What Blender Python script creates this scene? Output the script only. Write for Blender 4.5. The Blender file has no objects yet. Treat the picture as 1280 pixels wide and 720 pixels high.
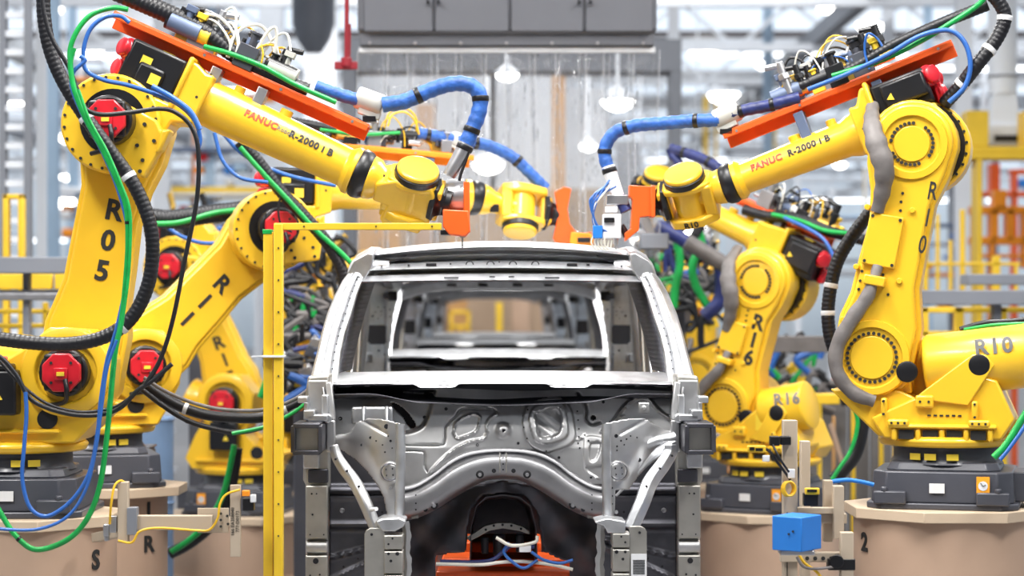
import bpy, bmesh, math, random
from mathutils import Vector, Matrix
random.seed(7)
SC = bpy.context.scene
COL = SC.collection
F = 2800.0      # focal length in pixels of the 1280 px wide frame
H = 1.9         # camera height
HZ = 385.0      # row of the horizon
PI = math.pi

def P(px, py, Y):
    """a point of the hall seen at a pixel, Y metres down the hall"""
    return Vector(((px-640.0)/F*Y, Y, H-(py-HZ)/F*Y))

# ------------------------------------------------------------------ materials
def nt(name):
    m = bpy.data.materials.new(name); m.use_nodes = True
    n = m.node_tree.nodes; l = m.node_tree.links
    return m, n, l, n['Principled BSDF']

def mat(name, col, rough=.5, metal=0., var=.06, scale=6., bump=0., bscale=60., coat=0., rvar=0.):
    m, n, l, b = nt(name)
    b.inputs['Metallic'].default_value = metal
    b.inputs['Roughness'].default_value = rough
    b.inputs['Coat Weight'].default_value = coat
    b.inputs['Coat Roughness'].default_value = .15
    tc = n.new('ShaderNodeTexCoord')
    no = n.new('ShaderNodeTexNoise'); no.inputs['Scale'].default_value = scale; no.inputs['Detail'].default_value = 4
    l.new(tc.outputs['Object'], no.inputs['Vector'])
    cr = n.new('ShaderNodeValToRGB')
    cr.color_ramp.elements[0].position = .3; cr.color_ramp.elements[1].position = .7
    c = Vector(col[:3])
    cr.color_ramp.elements[0].color = (*[max(0, x*(1-var)) for x in c], 1)
    cr.color_ramp.elements[1].color = (*[min(1, x*(1+var)) for x in c], 1)
    l.new(no.outputs['Fac'], cr.inputs['Fac']); l.new(cr.outputs['Color'], b.inputs['Base Color'])
    if rvar:
        mr = n.new('ShaderNodeMapRange'); mr.inputs['To Min'].default_value = max(.05, rough-rvar); mr.inputs['To Max'].default_value = rough+rvar
        l.new(no.outputs['Fac'], mr.inputs['Value']); l.new(mr.outputs['Result'], b.inputs['Roughness'])
    if bump:
        n2 = n.new('ShaderNodeTexNoise'); n2.inputs['Scale'].default_value = bscale
        l.new(tc.outputs['Object'], n2.inputs['Vector'])
        bp = n.new('ShaderNodeBump'); bp.inputs['Strength'].default_value = bump; bp.inputs['Distance'].default_value = .004
        l.new(n2.outputs['Fac'], bp.inputs['Height']); l.new(bp.outputs['Normal'], b.inputs['Normal'])
    return m

def emit(name, col, s):
    m, n, l, b = nt(name)
    b.inputs['Base Color'].default_value = (*col, 1)
    b.inputs['Emission Color'].default_value = (*col, 1); b.inputs['Emission Strength'].default_value = s
    return m

M = {}
M['yellow'] = mat('robot_yellow_paint', (.88, .53, .025), .34, 0, .05, 3, coat=.35, bump=.06, bscale=90)
M['yellow2'] = mat('safety_yellow_paint', (.86, .56, .03), .45, 0, .08, 4)
M['yellowlab'] = mat('yellow_label', (.9, .66, .05), .5, 0, .02)
M['castgrey'] = mat('grey_cast_base_paint', (.065, .068, .085), .42, .1, .12, 5, bump=.1, coat=.2)
M['black'] = mat('black_plastic', (.006, .006, .008), .38, 0, .2, 8)
M['rubber'] = mat('black_rubber', (.008, .008, .011), .42, 0, .2, 12, bump=.3, bscale=120)
M['red'] = mat('red_motor_cap', (.62, .012, .025), .35, 0, .12, 9, coat=.3)
M['darkred'] = mat('dark_red_paint', (.25, .01, .02), .4, 0, .1)
M['orange'] = mat('orange_paint', (.86, .115, .012), .4, 0, .07, 5, coat=.2)
M['orange2'] = mat('amber_orange_paint', (.92, .30, .015), .42, 0, .07, 5)
M['blue'] = mat('blue_hose_wrap', (.03, .12, .44), .5, 0, .3, 22, bump=.9, bscale=45)
M['navy'] = mat('navy_hose', (.02, .03, .14), .45, 0, .3, 18, bump=.7, bscale=40)
M['bluewire'] = mat('blue_cable', (.03, .13, .45), .35, 0, .1)
M['skyblue'] = mat('blue_sensor_paint', (.02, .20, .66), .45, 0, .05)
M['green'] = mat('green_cable', (.01, .36, .07), .35, 0, .15, 20)
M['white'] = mat('white_plastic', (.75, .76, .78), .45, 0, .05)
M['whitewire'] = mat('white_wire', (.8, .78, .7), .4, 0, .05)
M['yellowwire'] = mat('yellow_wire', (.85, .5, .02), .4, 0, .05)
M['clampwhite'] = mat('cream_clamp_plastic', (.52, .51, .47), .45, 0, .05)
M['sleeve'] = mat('grey_cable_sleeve', (.17, .155, .15), .55, .1, .15, 12, bump=.8, bscale=22)
M['steel'] = mat('plain_steel', (.5, .5, .52), .35, .85, .12, 8)
M['brass'] = mat('brass_fitting', (.7, .45, .1), .3, .8, .1)
M['tan'] = mat('tan_powder_coat', (.47, .325, .235), .5, 0, .06, 3)
M['tanpost'] = mat('tan_sensor_post', (.50, .41, .31), .5, 0, .05, 6)
M['tanlight'] = mat('tan_pedestal_top', (.60, .47, .34), .5, 0, .05, 6)
M['slate'] = mat('slate_blue_bracket', (.13, .17, .27), .45, .2, .08)
M['ink'] = mat('black_stencil_ink', (.02, .02, .02), .6, 0, .1)
M['redink'] = mat('red_lettering', (.72, .07, .02), .5, 0, .05)
M['greyink'] = mat('grey_stencil_ink', (.22, .22, .22), .6, 0, .1)
M['body'] = mat('bare_galvanised_steel', (.56, .56, .565), .46, 1., .12, 9, bump=.04, bscale=28, rvar=.06)
M['bodybright'] = mat('bare_zinc_steel_panel', (.66, .67, .69), .42, 1., .12, 14, bump=.22, bscale=45, rvar=.08)
M['bodymid'] = mat('shaded_grey_steel', (.33, .33, .345), .45, .95, .14, 8, bump=.05, bscale=30, rvar=.06)  # darker copy of the body steel; the crossmember's shade is in its colour
M['bodydark'] = mat('dark_and_shaded_steel', (.10, .10, .115), .46, .9, .25, 7, bump=.08, bscale=30, rvar=.08)  # dark steel; shade of undersides and recesses is put into its colour
M['bodywarm'] = mat('warm_zinc_steel', (.46, .445, .41), .45, .9, .12, 9, bump=.05, rvar=.07)
M['bodyblack'] = mat('opening_shade_black', (.012, .012, .016), .6, .2, .2)  # black stands in for the shade inside holes and openings
M['sealer'] = mat('seam_sealer', (.62, .62, .60), .6, .3, .15, 30, bump=.8, bscale=160)
M['concrete'] = mat('hall_concrete_floor', (.20, .20, .21), .38, 0, .12, 1.2)
M['hallwhite'] = mat('white_hall_steel', (.80, .84, .90), .5, 0, .04, 2)
M['hallgrey'] = mat('grey_hall_steel', (.22, .235, .27), .5, .1, .08, 2)
M['hallblue'] = mat('pale_blue_steel', (.42, .58, .76), .5, 0, .06, 2)
M['deck'] = mat('ribbed_roof_deck', (.13, .115, .12), .55, 0, .1, .8)
M['cabinet'] = mat('grey_cabinet_paint', (.125, .13, .15), .42, .1, .04, 4)
M['panel'] = mat('grey_fence_panel', (.16, .155, .16), .55, 0, .1, 2)
M['brown'] = mat('brown_board', (.50, .27, .10), .6, 0, .2, 2)
M['boardtan'] = mat('tan_board', (.46, .34, .24), .6, 0, .14, 1.2)
M['stripedge'] = mat('strip_edge_highlight', (.82, .82, .84), .3, 0, .02)
M['barrel'] = mat('blue_grey_drum', (.16, .25, .40), .5, 0, .08)
M['wallback'] = mat('hall_end_wall_paint', (.19, .195, .205), .6, 0, .12, .6)
M['wallfar'] = mat('far_wall_cladding', (.72, .82, .93), .6, 0, .12, .25)
M['warn'] = mat('orange_warning_label', (.95, .38, .02), .5, 0, .02)
M['lamp'] = emit('lamp_glow', (1., .97, .9), 14.)
M['tube'] = emit('strip_light_glow', (.95, .98, 1.), 4.0)

# clear plastic strips
m, n, l, b = nt('clear_plastic_strip')
out = n['Material Output']
tr = n.new('ShaderNodeBsdfTransparent'); tr.inputs['Color'].default_value = (.95, .95, .955, 1)
gl = n.new('ShaderNodeBsdfGlossy'); gl.inputs['Roughness'].default_value = .07; gl.inputs['Color'].default_value = (.9, .92, .95, 1)
df = n.new('ShaderNodeBsdfTranslucent'); df.inputs['Color'].default_value = (.85, .85, .86, 1)
fr = n.new('ShaderNodeFresnel'); fr.inputs['IOR'].default_value = 1.5
m1 = n.new('ShaderNodeMixShader'); m2 = n.new('ShaderNodeMixShader'); m2.inputs['Fac'].default_value = .17
l.new(fr.outputs['Fac'], m1.inputs['Fac']); l.new(tr.outputs[0], m1.inputs[1]); l.new(gl.outputs[0], m1.inputs[2])
l.new(m1.outputs[0], m2.inputs[1]); l.new(df.outputs[0], m2.inputs[2]); l.new(m2.outputs[0], out.inputs['Surface'])
nz = n.new('ShaderNodeTexNoise'); nz.inputs['Scale'].default_value = 12; tcp = n.new('ShaderNodeTexCoord'); mpp = n.new('ShaderNodeMapping'); mpp.inputs['Scale'].default_value = (2.2, 1, .5)
l.new(tcp.outputs['Object'], mpp.inputs['Vector']); l.new(mpp.outputs['Vector'], nz.inputs['Vector'])
bpp = n.new('ShaderNodeBump'); bpp.inputs['Strength'].default_value = .8; bpp.inputs['Distance'].default_value = .06
l.new(nz.outputs['Fac'], bpp.inputs['Height']); l.new(bpp.outputs['Normal'], gl.inputs['Normal']); l.new(bpp.outputs['Normal'], fr.inputs['Normal'])
M['plastic'] = m

# ------------------------------------------------------------------ mesh builder
def frame(x, y, z, o=(0, 0, 0)):
    m = Matrix.Identity(4)
    for i in range(3):
        m[i][0] = x[i]; m[i][1] = y[i]; m[i][2] = z[i]; m[i][3] = o[i]
    return m

def zframe(p0, p1):
    z = (Vector(p1)-Vector(p0)).normalized()
    u = Vector((0, 0, 1)) if abs(z.z) < .9 else Vector((1, 0, 0))
    x = u.cross(z).normalized(); y = z.cross(x)
    return frame(x, y, z, p0)

def catmull(pts, n=6):
    pts = [Vector(p) for p in pts]
    if len(pts) < 3: return pts
    q = [pts[0]*2-pts[1]]+pts+[pts[-1]*2-pts[-2]]
    r = []
    for i in range(1, len(q)-2):
        a, b_, c, d = q[i-1:i+3]
        for k in range(n):
            t = k/n
            r.append(.5*((2*b_)+(c-a)*t+(2*a-5*b_+4*c-d)*t*t+(3*b_-a-3*c+d)*t**3))
    r.append(pts[-1]); return r

SPLIT = {'cable_joint', 'strip_edge', 'pillar_pocket', 'cylinder', 'rear_cross_panel', 'valve_head', 'bolt', 'pivot_cap', 'hole', 'weld_stud', 'boss', 'spot_weld_tab', 'mast_rung', 'warning_label', 'ring_label', 'seam', 'hoop', 'screw', 'sensor_window', 'black_cable', 'suspension_rod'}
NOSPLIT = [False]
SMALL = ('hole', 'weld_stud', 'bolt', 'spot_weld', 'seam', 'barcode', 'lettering')
class MB:
    def __init__(s): s.bm = bmesh.new()
    def geo(s, vs, fs):
        bv = [s.bm.verts.new(v) for v in vs]
        for f in fs:
            try: s.bm.faces.new([bv[i] for i in f])
            except ValueError: pass
        return s
    def box(s, c, size, mx=None):
        c = Vector(c); hx, hy, hz = [q/2 for q in size]
        vs = [Vector((x*hx, y*hy, z*hz)) for x in (-1, 1) for y in (-1, 1) for z in (-1, 1)]
        if mx is not None: vs = [mx @ v for v in vs]
        vs = [v+c for v in vs]
        return s.geo(vs, [(0, 1, 3, 2), (4, 6, 7, 5), (0, 4, 5, 1), (2, 3, 7, 6), (0, 2, 6, 4), (1, 5, 7, 3)])
    def bar(s, p0, p1, w, h, up=None):
        """box beam from p0 to p1, w across, h along up"""
        p0, p1 = Vector(p0), Vector(p1); d = p1-p0; z = d.normalized()
        up = Vector(up) if up is not None else (Vector((0, 0, 1)) if abs(z.z) < .95 else Vector((0, 1, 0)))
        x = z.cross(up).normalized(); y = x.cross(z)
        return s.box((p0+p1)/2, (w, h, d.length), frame(x, y, z).to_3x3())
    def prism(s, pts, y0, y1, mx=None):
        """outline in (x,z), from y0 to y1"""
        n = len(pts)
        vs = [Vector((p[0], y0, p[1])) for p in pts]+[Vector((p[0], y1, p[1])) for p in pts]
        if mx is not None: vs = [mx @ v for v in vs]
        return s.geo(vs, [tuple(range(n)), tuple(range(2*n-1, n-1, -1))]+[(i, i+n, (i+1) % n+n, (i+1) % n) for i in range(n)])
    def lathe(s, prof, p0, p1, seg=28, cap=True, ang=0.):
        """prof: (t metres along the axis, radius)"""
        f = zframe(p0, p1); k = len(prof); vs = []; fs = []
        for t, r in prof:
            for i in range(seg):
                a = 2*PI*i/seg+ang
                vs.append(f @ Vector((r*math.cos(a), r*math.sin(a), t)))
        for j in range(k-1):
            for i in range(seg):
                i2 = (i+1) % seg
                fs.append((j*seg+i, j*seg+i2, (j+1)*seg+i2, (j+1)*seg+i))
        if cap: fs += [tuple(range(seg-1, -1, -1)), tuple((k-1)*seg+i for i in range(seg))]
        return s.geo(vs, fs)
    def cyl(s, p0, p1, r0, r1=None, seg=24, ang=0.):
        r1 = r0 if r1 is None else r1
        return s.lathe([(0, r0), ((Vector(p1)-Vector(p0)).length, r1)], p0, p1, seg, True, ang)
    def tube(s, pts, r, seg=10, n=6, smooth=True, flat=1., ripple=0., pitch=.02):
        """r: number or list of radii at the given points"""
        src = [Vector(p) for p in pts]
        ps = catmull(src, n) if smooth and len(src) > 2 else src
        if isinstance(r, (list, tuple)):
            m_ = n if (smooth and len(src) > 2) else 1
            rs = []
            for i in range(len(ps)):
                t = i/m_; a = int(min(t, len(r)-2)); u = t-a
                rs.append(r[a]*(1-u)+r[a+1]*u)
        else: rs = [r]*len(ps)
        if ripple:      # wrapped or corrugated hose: resample evenly and swell the radius
            L = [0.]
            for i in range(1, len(ps)): L.append(L[-1]+(ps[i]-ps[i-1]).length)
            k_ = max(8, int(L[-1]/pitch*4)); q_ = []; r_ = []; j = 0
            for i in range(k_+1):
                t = L[-1]*i/k_
                while j < len(L)-2 and L[j+1] < t: j += 1
                u_ = (t-L[j])/max(1e-9, L[j+1]-L[j]); u_ = min(1, u_)
                q_.append(ps[j].lerp(ps[j+1], u_)); r_.append((rs[j]*(1-u_)+rs[j+1]*u_)*(1+ripple*math.sin(i*PI/2)))
            ps, rs = q_, r_
        vs = []; fs = []; px = None
        for i, p in enumerate(ps):
            d = (ps[min(i+1, len(ps)-1)]-ps[max(i-1, 0)]).normalized()
            if px is None:
                u = Vector((0, 1, 0)) if abs(d.y) < .9 else Vector((0, 0, 1))
                px = (u-d*u.dot(d)).normalized()
            else:
                px = (px-d*px.dot(d)).normalized()
            q = d.cross(px)
            for k in range(seg):
                a = 2*PI*k/seg
                vs.append(p+(px*math.cos(a)*flat+q*math.sin(a))*rs[i])
        for i in range(len(ps)-1):
            for k in range(seg):
                k2 = (k+1) % seg
                fs.append((i*seg+k, i*seg+k2, (i+1)*seg+k2, (i+1)*seg+k))
        fs += [tuple(range(seg-1, -1, -1)), tuple((len(ps)-1)*seg+k for k in range(seg))]
        return s.geo(vs, fs)
    def torus(s, c, ax, R, r, seg=28, rs=8, a0=0, a1=2*PI):
        c = Vector(c); f = zframe((0, 0, 0), ax)
        full = abs(a1-a0-2*PI) < 1e-6
        pts = [c+f.to_3x3() @ Vector((R*math.cos(a0+(a1-a0)*i/seg), R*math.sin(a0+(a1-a0)*i/seg), 0)) for i in range(seg+1)]
        return s.tube(pts, r, rs, smooth=False)
    def build(s, name, m, parent=None, bevel=0., bseg=2, solid=0., ang=38):
        if name in SPLIT and parent is not None and not NOSPLIT[0]:
            o = None
            for piece in s.islands(): o = piece.build2(name, m, parent, bevel, bseg, solid, ang)
            s.bm.free(); return o
        return s.build2(name, m, parent, bevel, bseg, solid, ang)
    def islands(s):
        seen = set(); res = []
        s.bm.verts.ensure_lookup_table()
        for v in s.bm.verts:
            if v in seen: continue
            st = [v]; seen.add(v); grp = []
            while st:
                q = st.pop(); grp.append(q)
                for e in q.link_edges:
                    w = e.other_vert(q)
                    if w not in seen: seen.add(w); st.append(w)
            ix = {q: i for i, q in enumerate(grp)}
            fs = {f for q in grp for f in q.link_faces}
            res.append(MB().geo([q.co.copy() for q in grp], [[ix[x] for x in f.verts] for f in fs]))
        return res
    def build2(s, name, m, parent=None, bevel=0., bseg=2, solid=0., ang=38):
        me = bpy.data.meshes.new(name)
        bmesh.ops.recalc_face_normals(s.bm, faces=s.bm.faces[:])
        s.bm.to_mesh(me); s.bm.free()
        me.materials.append(m)
        for p in me.polygons: p.use_smooth = True
        me.set_sharp_from_angle(angle=math.radians(ang))
        o = bpy.data.objects.new(name, me); COL.objects.link(o)
        if parent is not None: o.parent = parent
        if solid:
            d = o.modifiers.new('solid', 'SOLIDIFY'); d.thickness = solid; d.offset = 0
        if bevel:
            b_ = o.modifiers.new('bevel', 'BEVEL'); b_.width = bevel; b_.segments = bseg; b_.limit_method = 'ANGLE'; b_.angle_limit = math.radians(40)
            b_.use_clamp_overlap = True
        return o

def tag(o, label=None, cat=None, group=None, kind=None):
    if label: o['label'] = label
    if cat: o['category'] = cat
    if group: o['group'] = group
    if kind: o['kind'] = kind
    return o

def empty(name, loc=(0, 0, 0), rz=0., label=None, cat=None, group=None):
    o = bpy.data.objects.new(name, None); COL.objects.link(o)
    o.location = loc; o.rotation_euler = (0, 0, rz); o.empty_display_size = .1
    return tag(o, label, cat, group)

def kids(o): return [c for c in bpy.data.objects if c.parent is o]
def copy_tree(o, parent=None):
    if parent is not None and o.name.split('.')[0] in SMALL: return None
    c = o.copy(); COL.objects.link(c)
    if parent is not None: c.parent = parent
    for ch in kids(o): copy_tree(ch, c)
    return c

def text(s, size, m, name='lettering', parent=None, mx=None, wrap=None, depth=.0012, bold=0., gap=1., hscale=1.):
    """lettering laid in the plane of mx (x right, y up, z out of the surface); wrap = radius of a drum it bends round (axis along x)"""
    cu = bpy.data.curves.new(name, 'FONT'); cu.body = s; cu.size = size; cu.extrude = depth; cu.offset = bold
    cu.align_x = 'CENTER'; cu.align_y = 'CENTER'; cu.space_character = gap; cu.resolution_u = 3
    t = bpy.data.objects.new('tmp', cu)
    me = bpy.data.meshes.new_from_object(t)
    me.name = name
    bpy.data.objects.remove(t)
    for v in me.vertices:
        c = v.co.copy(); c.x *= hscale
        if wrap:
            a = c.y/wrap
            c = Vector((c.x, (wrap+c.z)*math.sin(a), (wrap+c.z)*math.cos(a)-wrap))
        v.co = mx @ c
    me.materials.clear(); me.materials.append(m)
    o = bpy.data.objects.new(name, me); COL.objects.link(o)
    if parent is not None: o.parent = parent
    return o

def arc(c, r, a0, a1, n=12):
    return [(c[0]+r*math.cos(math.radians(a0+(a1-a0)*i/n)), c[1]+r*math.sin(math.radians(a0+(a1-a0)*i/n))) for i in range(n+1)]
# ------------------------------------------------------------------ robots
class Rig:
    def __init__(s, px, py, Y, yaw):
        s.o = P(px, py, Y); s.yaw = math.radians(yaw)
        s.fw = Vector((math.cos(s.yaw), math.sin(s.yaw), 0)); s.lf = Vector((-math.sin(s.yaw), math.cos(s.yaw), 0))
        s.mx = Matrix.Translation(s.o) @ Matrix.Rotation(s.yaw, 4, 'Z'); s.inv = s.mx.inverted()
    def at(s, px, py, ly=0.):
        """local point seen at a pixel, ly metres to the left of the arm plane"""
        d = Vector(((px-640)/F, 1, -(py-HZ)/F)); c = Vector((0, 0, H))
        t = (ly-(c-s.o).dot(s.lf))/d.dot(s.lf)
        return s.inv @ (c+d*t)
    def w(s, v): return s.mx @ v

def octa(r, n=8, rot=22.5): return [(r*math.cos(math.radians(rot+360/n*i)), r*math.sin(math.radians(rot+360/n*i))) for i in range(n)]

def circ(c, r, n=28): return [(c[0]+r*math.cos(2*PI*i/n), c[1]+r*math.sin(2*PI*i/n)) for i in range(n)]

def make_robot(label, rig, j2, j3, A, C, W, T, lab=None, armlab=None, j5=(0, .35, .94), group='articulated robots beside the line', S=1., bal=-.42,
               pack=(.0, .27, .26, .17), jl=.13, sleeve=True, arm_w=(.155, .135), fl_lab=True, wl_lab=None, tr=(.095, .078), solid=False, cover=True, hide_low=False, motorend=0):
    """pixels: j2, j3 joints, A start of the tube, C black collar, W wrist centre, T tool flange"""
    root = empty('industrial_robot', rig.o, rig.yaw, label, 'robot', group)
    Y = M['yellow']
    J2 = rig.at(*j2, jl); J3 = rig.at(*j3, jl); A = rig.at(*A, -.02); C = rig.at(*C, -.02); W = rig.at(*W, -.02); T = rig.at(*T, -.02)
    for v in (J2, J3): v.y = 0
    # base casting
    b = MB(); s = .33*S; c = .07*S
    oc = [(s, s-c), (s-c, s), (-s+c, s), (-s, s-c), (-s, -s+c), (-s+c, -s), (s-c, -s), (s, -s+c)]
    def slab(pts, z0, z1, k=1.):
        n = len(pts)
        b.geo([(p[0], p[1], z0) for p in pts]+[(p[0]*k, p[1]*k, z1) for p in pts],
              [tuple(range(n-1, -1, -1)), tuple(range(n, 2*n))]+[(i, (i+1) % n, (i+1) % n+n, i+n) for i in range(n)])
    slab([(p[0]*1.06, p[1]*1.06) for p in oc], 0, .03); slab(oc, .03, .175, .97); slab([(p[0]*.8, p[1]*.8) for p in oc], .175, .215, .93)
    for sx in (-1, 1):
        for sy in (-1, 1):
            b.box((sx*.235*S, sy*.34*S, .055), (.15, .05, .06)); b.cyl((sx*.26*S, sy*.35*S, .08), (sx*.26*S, sy*.35*S, .105), .018, seg=8)
    b.box((-.36*S, 0, .1), (.12, .3, .14))
    b.build('base', M['castgrey'], root, .012)
    for sy in (1, -1):
        l_ = MB().box((.02, sy*.335*S, .1), (.07, .004, .045)).build('label_plate', M['white'], root)
        l_ = MB().box((-.19, sy*.335*S, .11), (.06, .004, .095)).build('warning_label', M['warn'], root)
        MB().cyl((-.19, sy*.336*S, .115), (-.19, sy*.339*S, .115), .022, seg=16).build('symbol', M['white'], l_)
        g = MB().bar((-.19, sy*.341*S, .115), (-.178, sy*.341*S, .13), .004, .002).bar((-.19, sy*.341*S, .115), (-.202, sy*.341*S, .122), .004, .002); g.build('symbol', M['ink'], l_)
    b = MB().lathe([(0, .27), (.03, .25), (.075, .25), (.085, .27)], (0, 0, .2), (0, 0, 1), 40)
    b.build('turning_ring', M['castgrey'], root, .004)
    b = MB()
    for a in (62, 78, 100, -62, -78):
        r = math.radians(a); b.box((.27*math.cos(r), .27*math.sin(r), .24), (.055, .006, .03), Matrix.Rotation(r-PI/2, 3, 'Z'))
    b.build('ring_label', M['yellowlab'], root)
    # turret casting
    jx, jz = J2.x, J2.z
    b = MB()
    b.lathe([(0, .31), (.035, .325), (.05, .30)], (0, 0, .285), (0, 0, 1), 44)
    b.prism([(jx+.19, jz-.10), (jx+.13, jz-.22), (.31, .33), (-.28, .325), (-.33, .40), (-.26, .56), (-.12, jz-.02), (jx-.2, jz+.1), (jx-.08, jz+.2), (jx+.1, jz+.19), (jx+.2, jz+.06)], -.25, .0)
    b.prism([(.33, .42), (.27, .325), (-.27, .325), (-.33, .42), (-.25, .60), (-.05, .66), (.12, .52)], -.02, .27)
    b.prism([(jx+.20, jz-.15), (.30, .33), (.18, .33), (.1, .5), (.2, .55)], 0, .22)
    for q in range(5): b.box((.22-.11*q, .275, .345), (.025, .05, .06))
    b.box((0, .28, .385), (.5, .06, .02)); b.box((0, -.25, .385), (.5, .06, .02))
    for x_, z_ in ((.2, .40), (-.17, .40)): b.box((x_, .30, z_), (.10, .03, .035))
    b.box((.08, .285, .50), (.085, .03, .06)); b.box((-.15, .285, .46), (.03, .03, .09)); b.box((.27, .245, .47), (.03, .05, .09))
    turret = b.build('turret', Y, root, .012)
    b = MB()
    for x_, z_ in ((.23, .40), (.2, .40), (.17, .40), (-.14, .40), (-.17, .40), (-.2, .40)): b.cyl((x_, .314, z_), (x_, .319, z_), .006, seg=8)
    for x_, z_ in ((.10, .50), (.06, .50), (.27, .50), (.27, .44), (-.15, .49), (-.15, .43)): b.cyl((x_, .27, z_), (x_, .304, z_), .006, seg=8)
    for q in range(4): b.box((.165-.11*q, .272, .345), (.07, .03, .042))  # black insets painted as the dark inside the rib windows
    for q in range(6): b.box((.06-.028*q, .272, .435), (.016, .006, .008))
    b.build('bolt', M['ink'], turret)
    MB().box((-.07, .272, .555), (.09, .004, .095)).build('label_plate', M['yellowlab'], turret)
    # right side J2 ring, motor and red cap
    b = MB().lathe([(0, .2), (.03, .2), (.04, .17), (.04, .14), (.0, .13)], (jx, -.25, jz), (jx, -1, jz), 36, cap=False)
    b.lathe([(0, .19), (.012, .19)], (jx-.02, -.25, jz), (jx-.02, -1, jz), 36)
    b.build('gear_ring', Y, root, .005)
    def motor(c, name='joint_motor', R=.092):
        g = MB().box((c.x, -.30, c.z), (.165, .13, .165)).cyl((c.x, -.22, c.z), (c.x, -.34, c.z), .11, seg=24)
        mo = g.build(name, M['black'], root, .012)
        pr = MB().prism(octa(R), -.385, -.35, Matrix.Translation((c.x, 0, c.z)))
        cp = pr.build('red_motor_cap', M['red'], mo, .006); cp['label'] = 'red octagonal motor cap'
        MB().box((c.x, -.39, c.z-.005), (.06, .012, .055)).build('connector', M['red'], mo, .004)
        MB().box((c.x, -.399, c.z-.005), (.034, .006, .018)).build('label_plate', M['yellowlab'], mo)
        g = MB()
        for a in range(4):
            r = math.radians(45+90*a); g.cyl((c.x+.062*math.cos(r), -.385, c.z+.062*math.sin(r)), (c.x+.062*math.cos(r), -.39, c.z+.062*math.sin(r)), .007, seg=8)
        g.build('bolt', M['ink'], mo)
        MB().tube([(c.x+.02, -.39, c.z-.03), (c.x+.03, -.41, c.z-.08), (c.x+.01, -.36, c.z-.13), (c.x-.08, -.3, c.z-.15)], .011).build('motor_cable', M['rubber'], mo)
    motor(Vector((jx, 0, jz)))
    g = MB().box((-.03, -.29, .56), (.20, .12, .20)).box((-.03, -.30, .675), (.16, .10, .03)); dm = g.build('drive_motor', M['black'], root, .012)
    MB().box((-.03, -.30, .705), (.09, .08, .035)).build('red_motor_cap', M['red'], dm, .006)
    MB().prism([(-.03, .53), (.01, .53), (-.01, .565)], -.356, -.35).build('warning_label', M['yellowlab'], dm)
    MB().cyl((.19, -.25, .44), (.19, -.262, .44), .045, seg=24).build('hole', M['bodyblack'], turret)
    # balancer
    b = MB(); p0 = Vector((jx-.235, .135, jz-.045)); p1 = Vector((bal, .135, jz+.02))
    L = (p1-p0).length
    b.lathe([(0, .10), (.008, .135), (.03, .15), (L*.97, .15), (L, .13)], p0, p1, 40)
    b.prism([(jx-.26, jz-.14), (jx-.20, jz-.19), (-.12, jz-.22), (-.24, jz-.03), (-.2, jz+.02), (-.14, jz+.02)], .20, .29)
    bl = b.build('balancer_cylinder', Y, root, .006)
    b = MB().lathe([(0, .05), (.02, .05), (.024, .04)], (-.17, .27, jz-.03), (-.17, 1, jz-.03), 24)
    b.lathe([(0, .05), (.02, .05), (.024, .04)], (jx-.165, .235, jz-.065), (jx-.165, 1, jz-.065), 24).build('pivot_cap', M['black'], bl, .002)
    if lab:
        mx = frame((-1, 0, 0), (0, 0, 1), (0, 1, 0), (-.19, .2865, jz+.09)) if 0 else frame(Vector((-1, 0, .10)).normalized(), Vector((.10, 0, 1)).normalized(), (0, 1, 0), (-.235, .288, jz+.055))
        text(lab, .10, M['greyink'], 'stencil_lettering', bl, mx, wrap=.15, bold=.003, gap=1.15)
    b = MB().box((jx-.14, .1, jz-.11), (.08, .16, .12)); b.build('balancer_lug', Y, root, .01)
    # lower arm
    av = (J3-J2); L = av.length; v = av.normalized(); u = Vector((v.z, 0, -v.x))
    if u.x < 0: u = -u
    AF = frame(u, (0, 1, 0), v, J2)
    wl, wu = arm_w
    def outline(k, r2=.205, r3=.212):
        pts = arc((0, 0), r2-k, 200, 340, 12)
        pts += [(wl-k+.035, L*.17), (wl-k+.005, L*.28), (wl-k-.005, L*.45), (wu-k, L*.62), (wu-k+.02, L*.76), (wu-k+.06, L*.88)]
        pts += arc((0, L), r3-k, 5, 175, 14)
        pts += [(-(wu-k+.06), L*.88), (-(wu-k+.02), L*.74), (-(wl-k), L*.55), (-(wl-k), L*.35), (-(wl-k+.045), L*.17)]
        return pts
    b = MB(); b.prism(outline(0), .035, .20, AF); b.prism(outline(.022), .02, .235, AF)
    arm = b.build('lower_arm', Y, root, .014, 3)
    # J3 and J2 discs on the left face
    for cz, R, ri in ((L, .135, .098), (0, .145, .115)):
        c0 = AF @ Vector((0, .228, cz)); c1 = AF @ Vector((0, 1, cz))
        g = MB().lathe([(0, R+.035), (.02, R+.03), (.022, R), (.004, R-.008), (.004, .0)], c0, c1, 40, cap=False)
        g.build('gear_cover', Y, arm)
        g = MB().lathe([(0, ri-.012), (.016, ri-.014), (.016, 0)], c0, c1, 36, cap=False); g.build('gear_hub', Y, arm, .003)
        g = MB(); nb = 30
        for i in range(nb):
            if i % 10 in (8, 9) and cz: continue
            a = 2*PI*i/nb; p = Vector((ri*math.cos(a), .232, cz+ri*math.sin(a)))
            g.cyl(AF @ p, AF @ (p+Vector((0, .012, 0))), .0085, seg=8)
        g.build('bolt_ring', M['ink'], arm)
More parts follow.
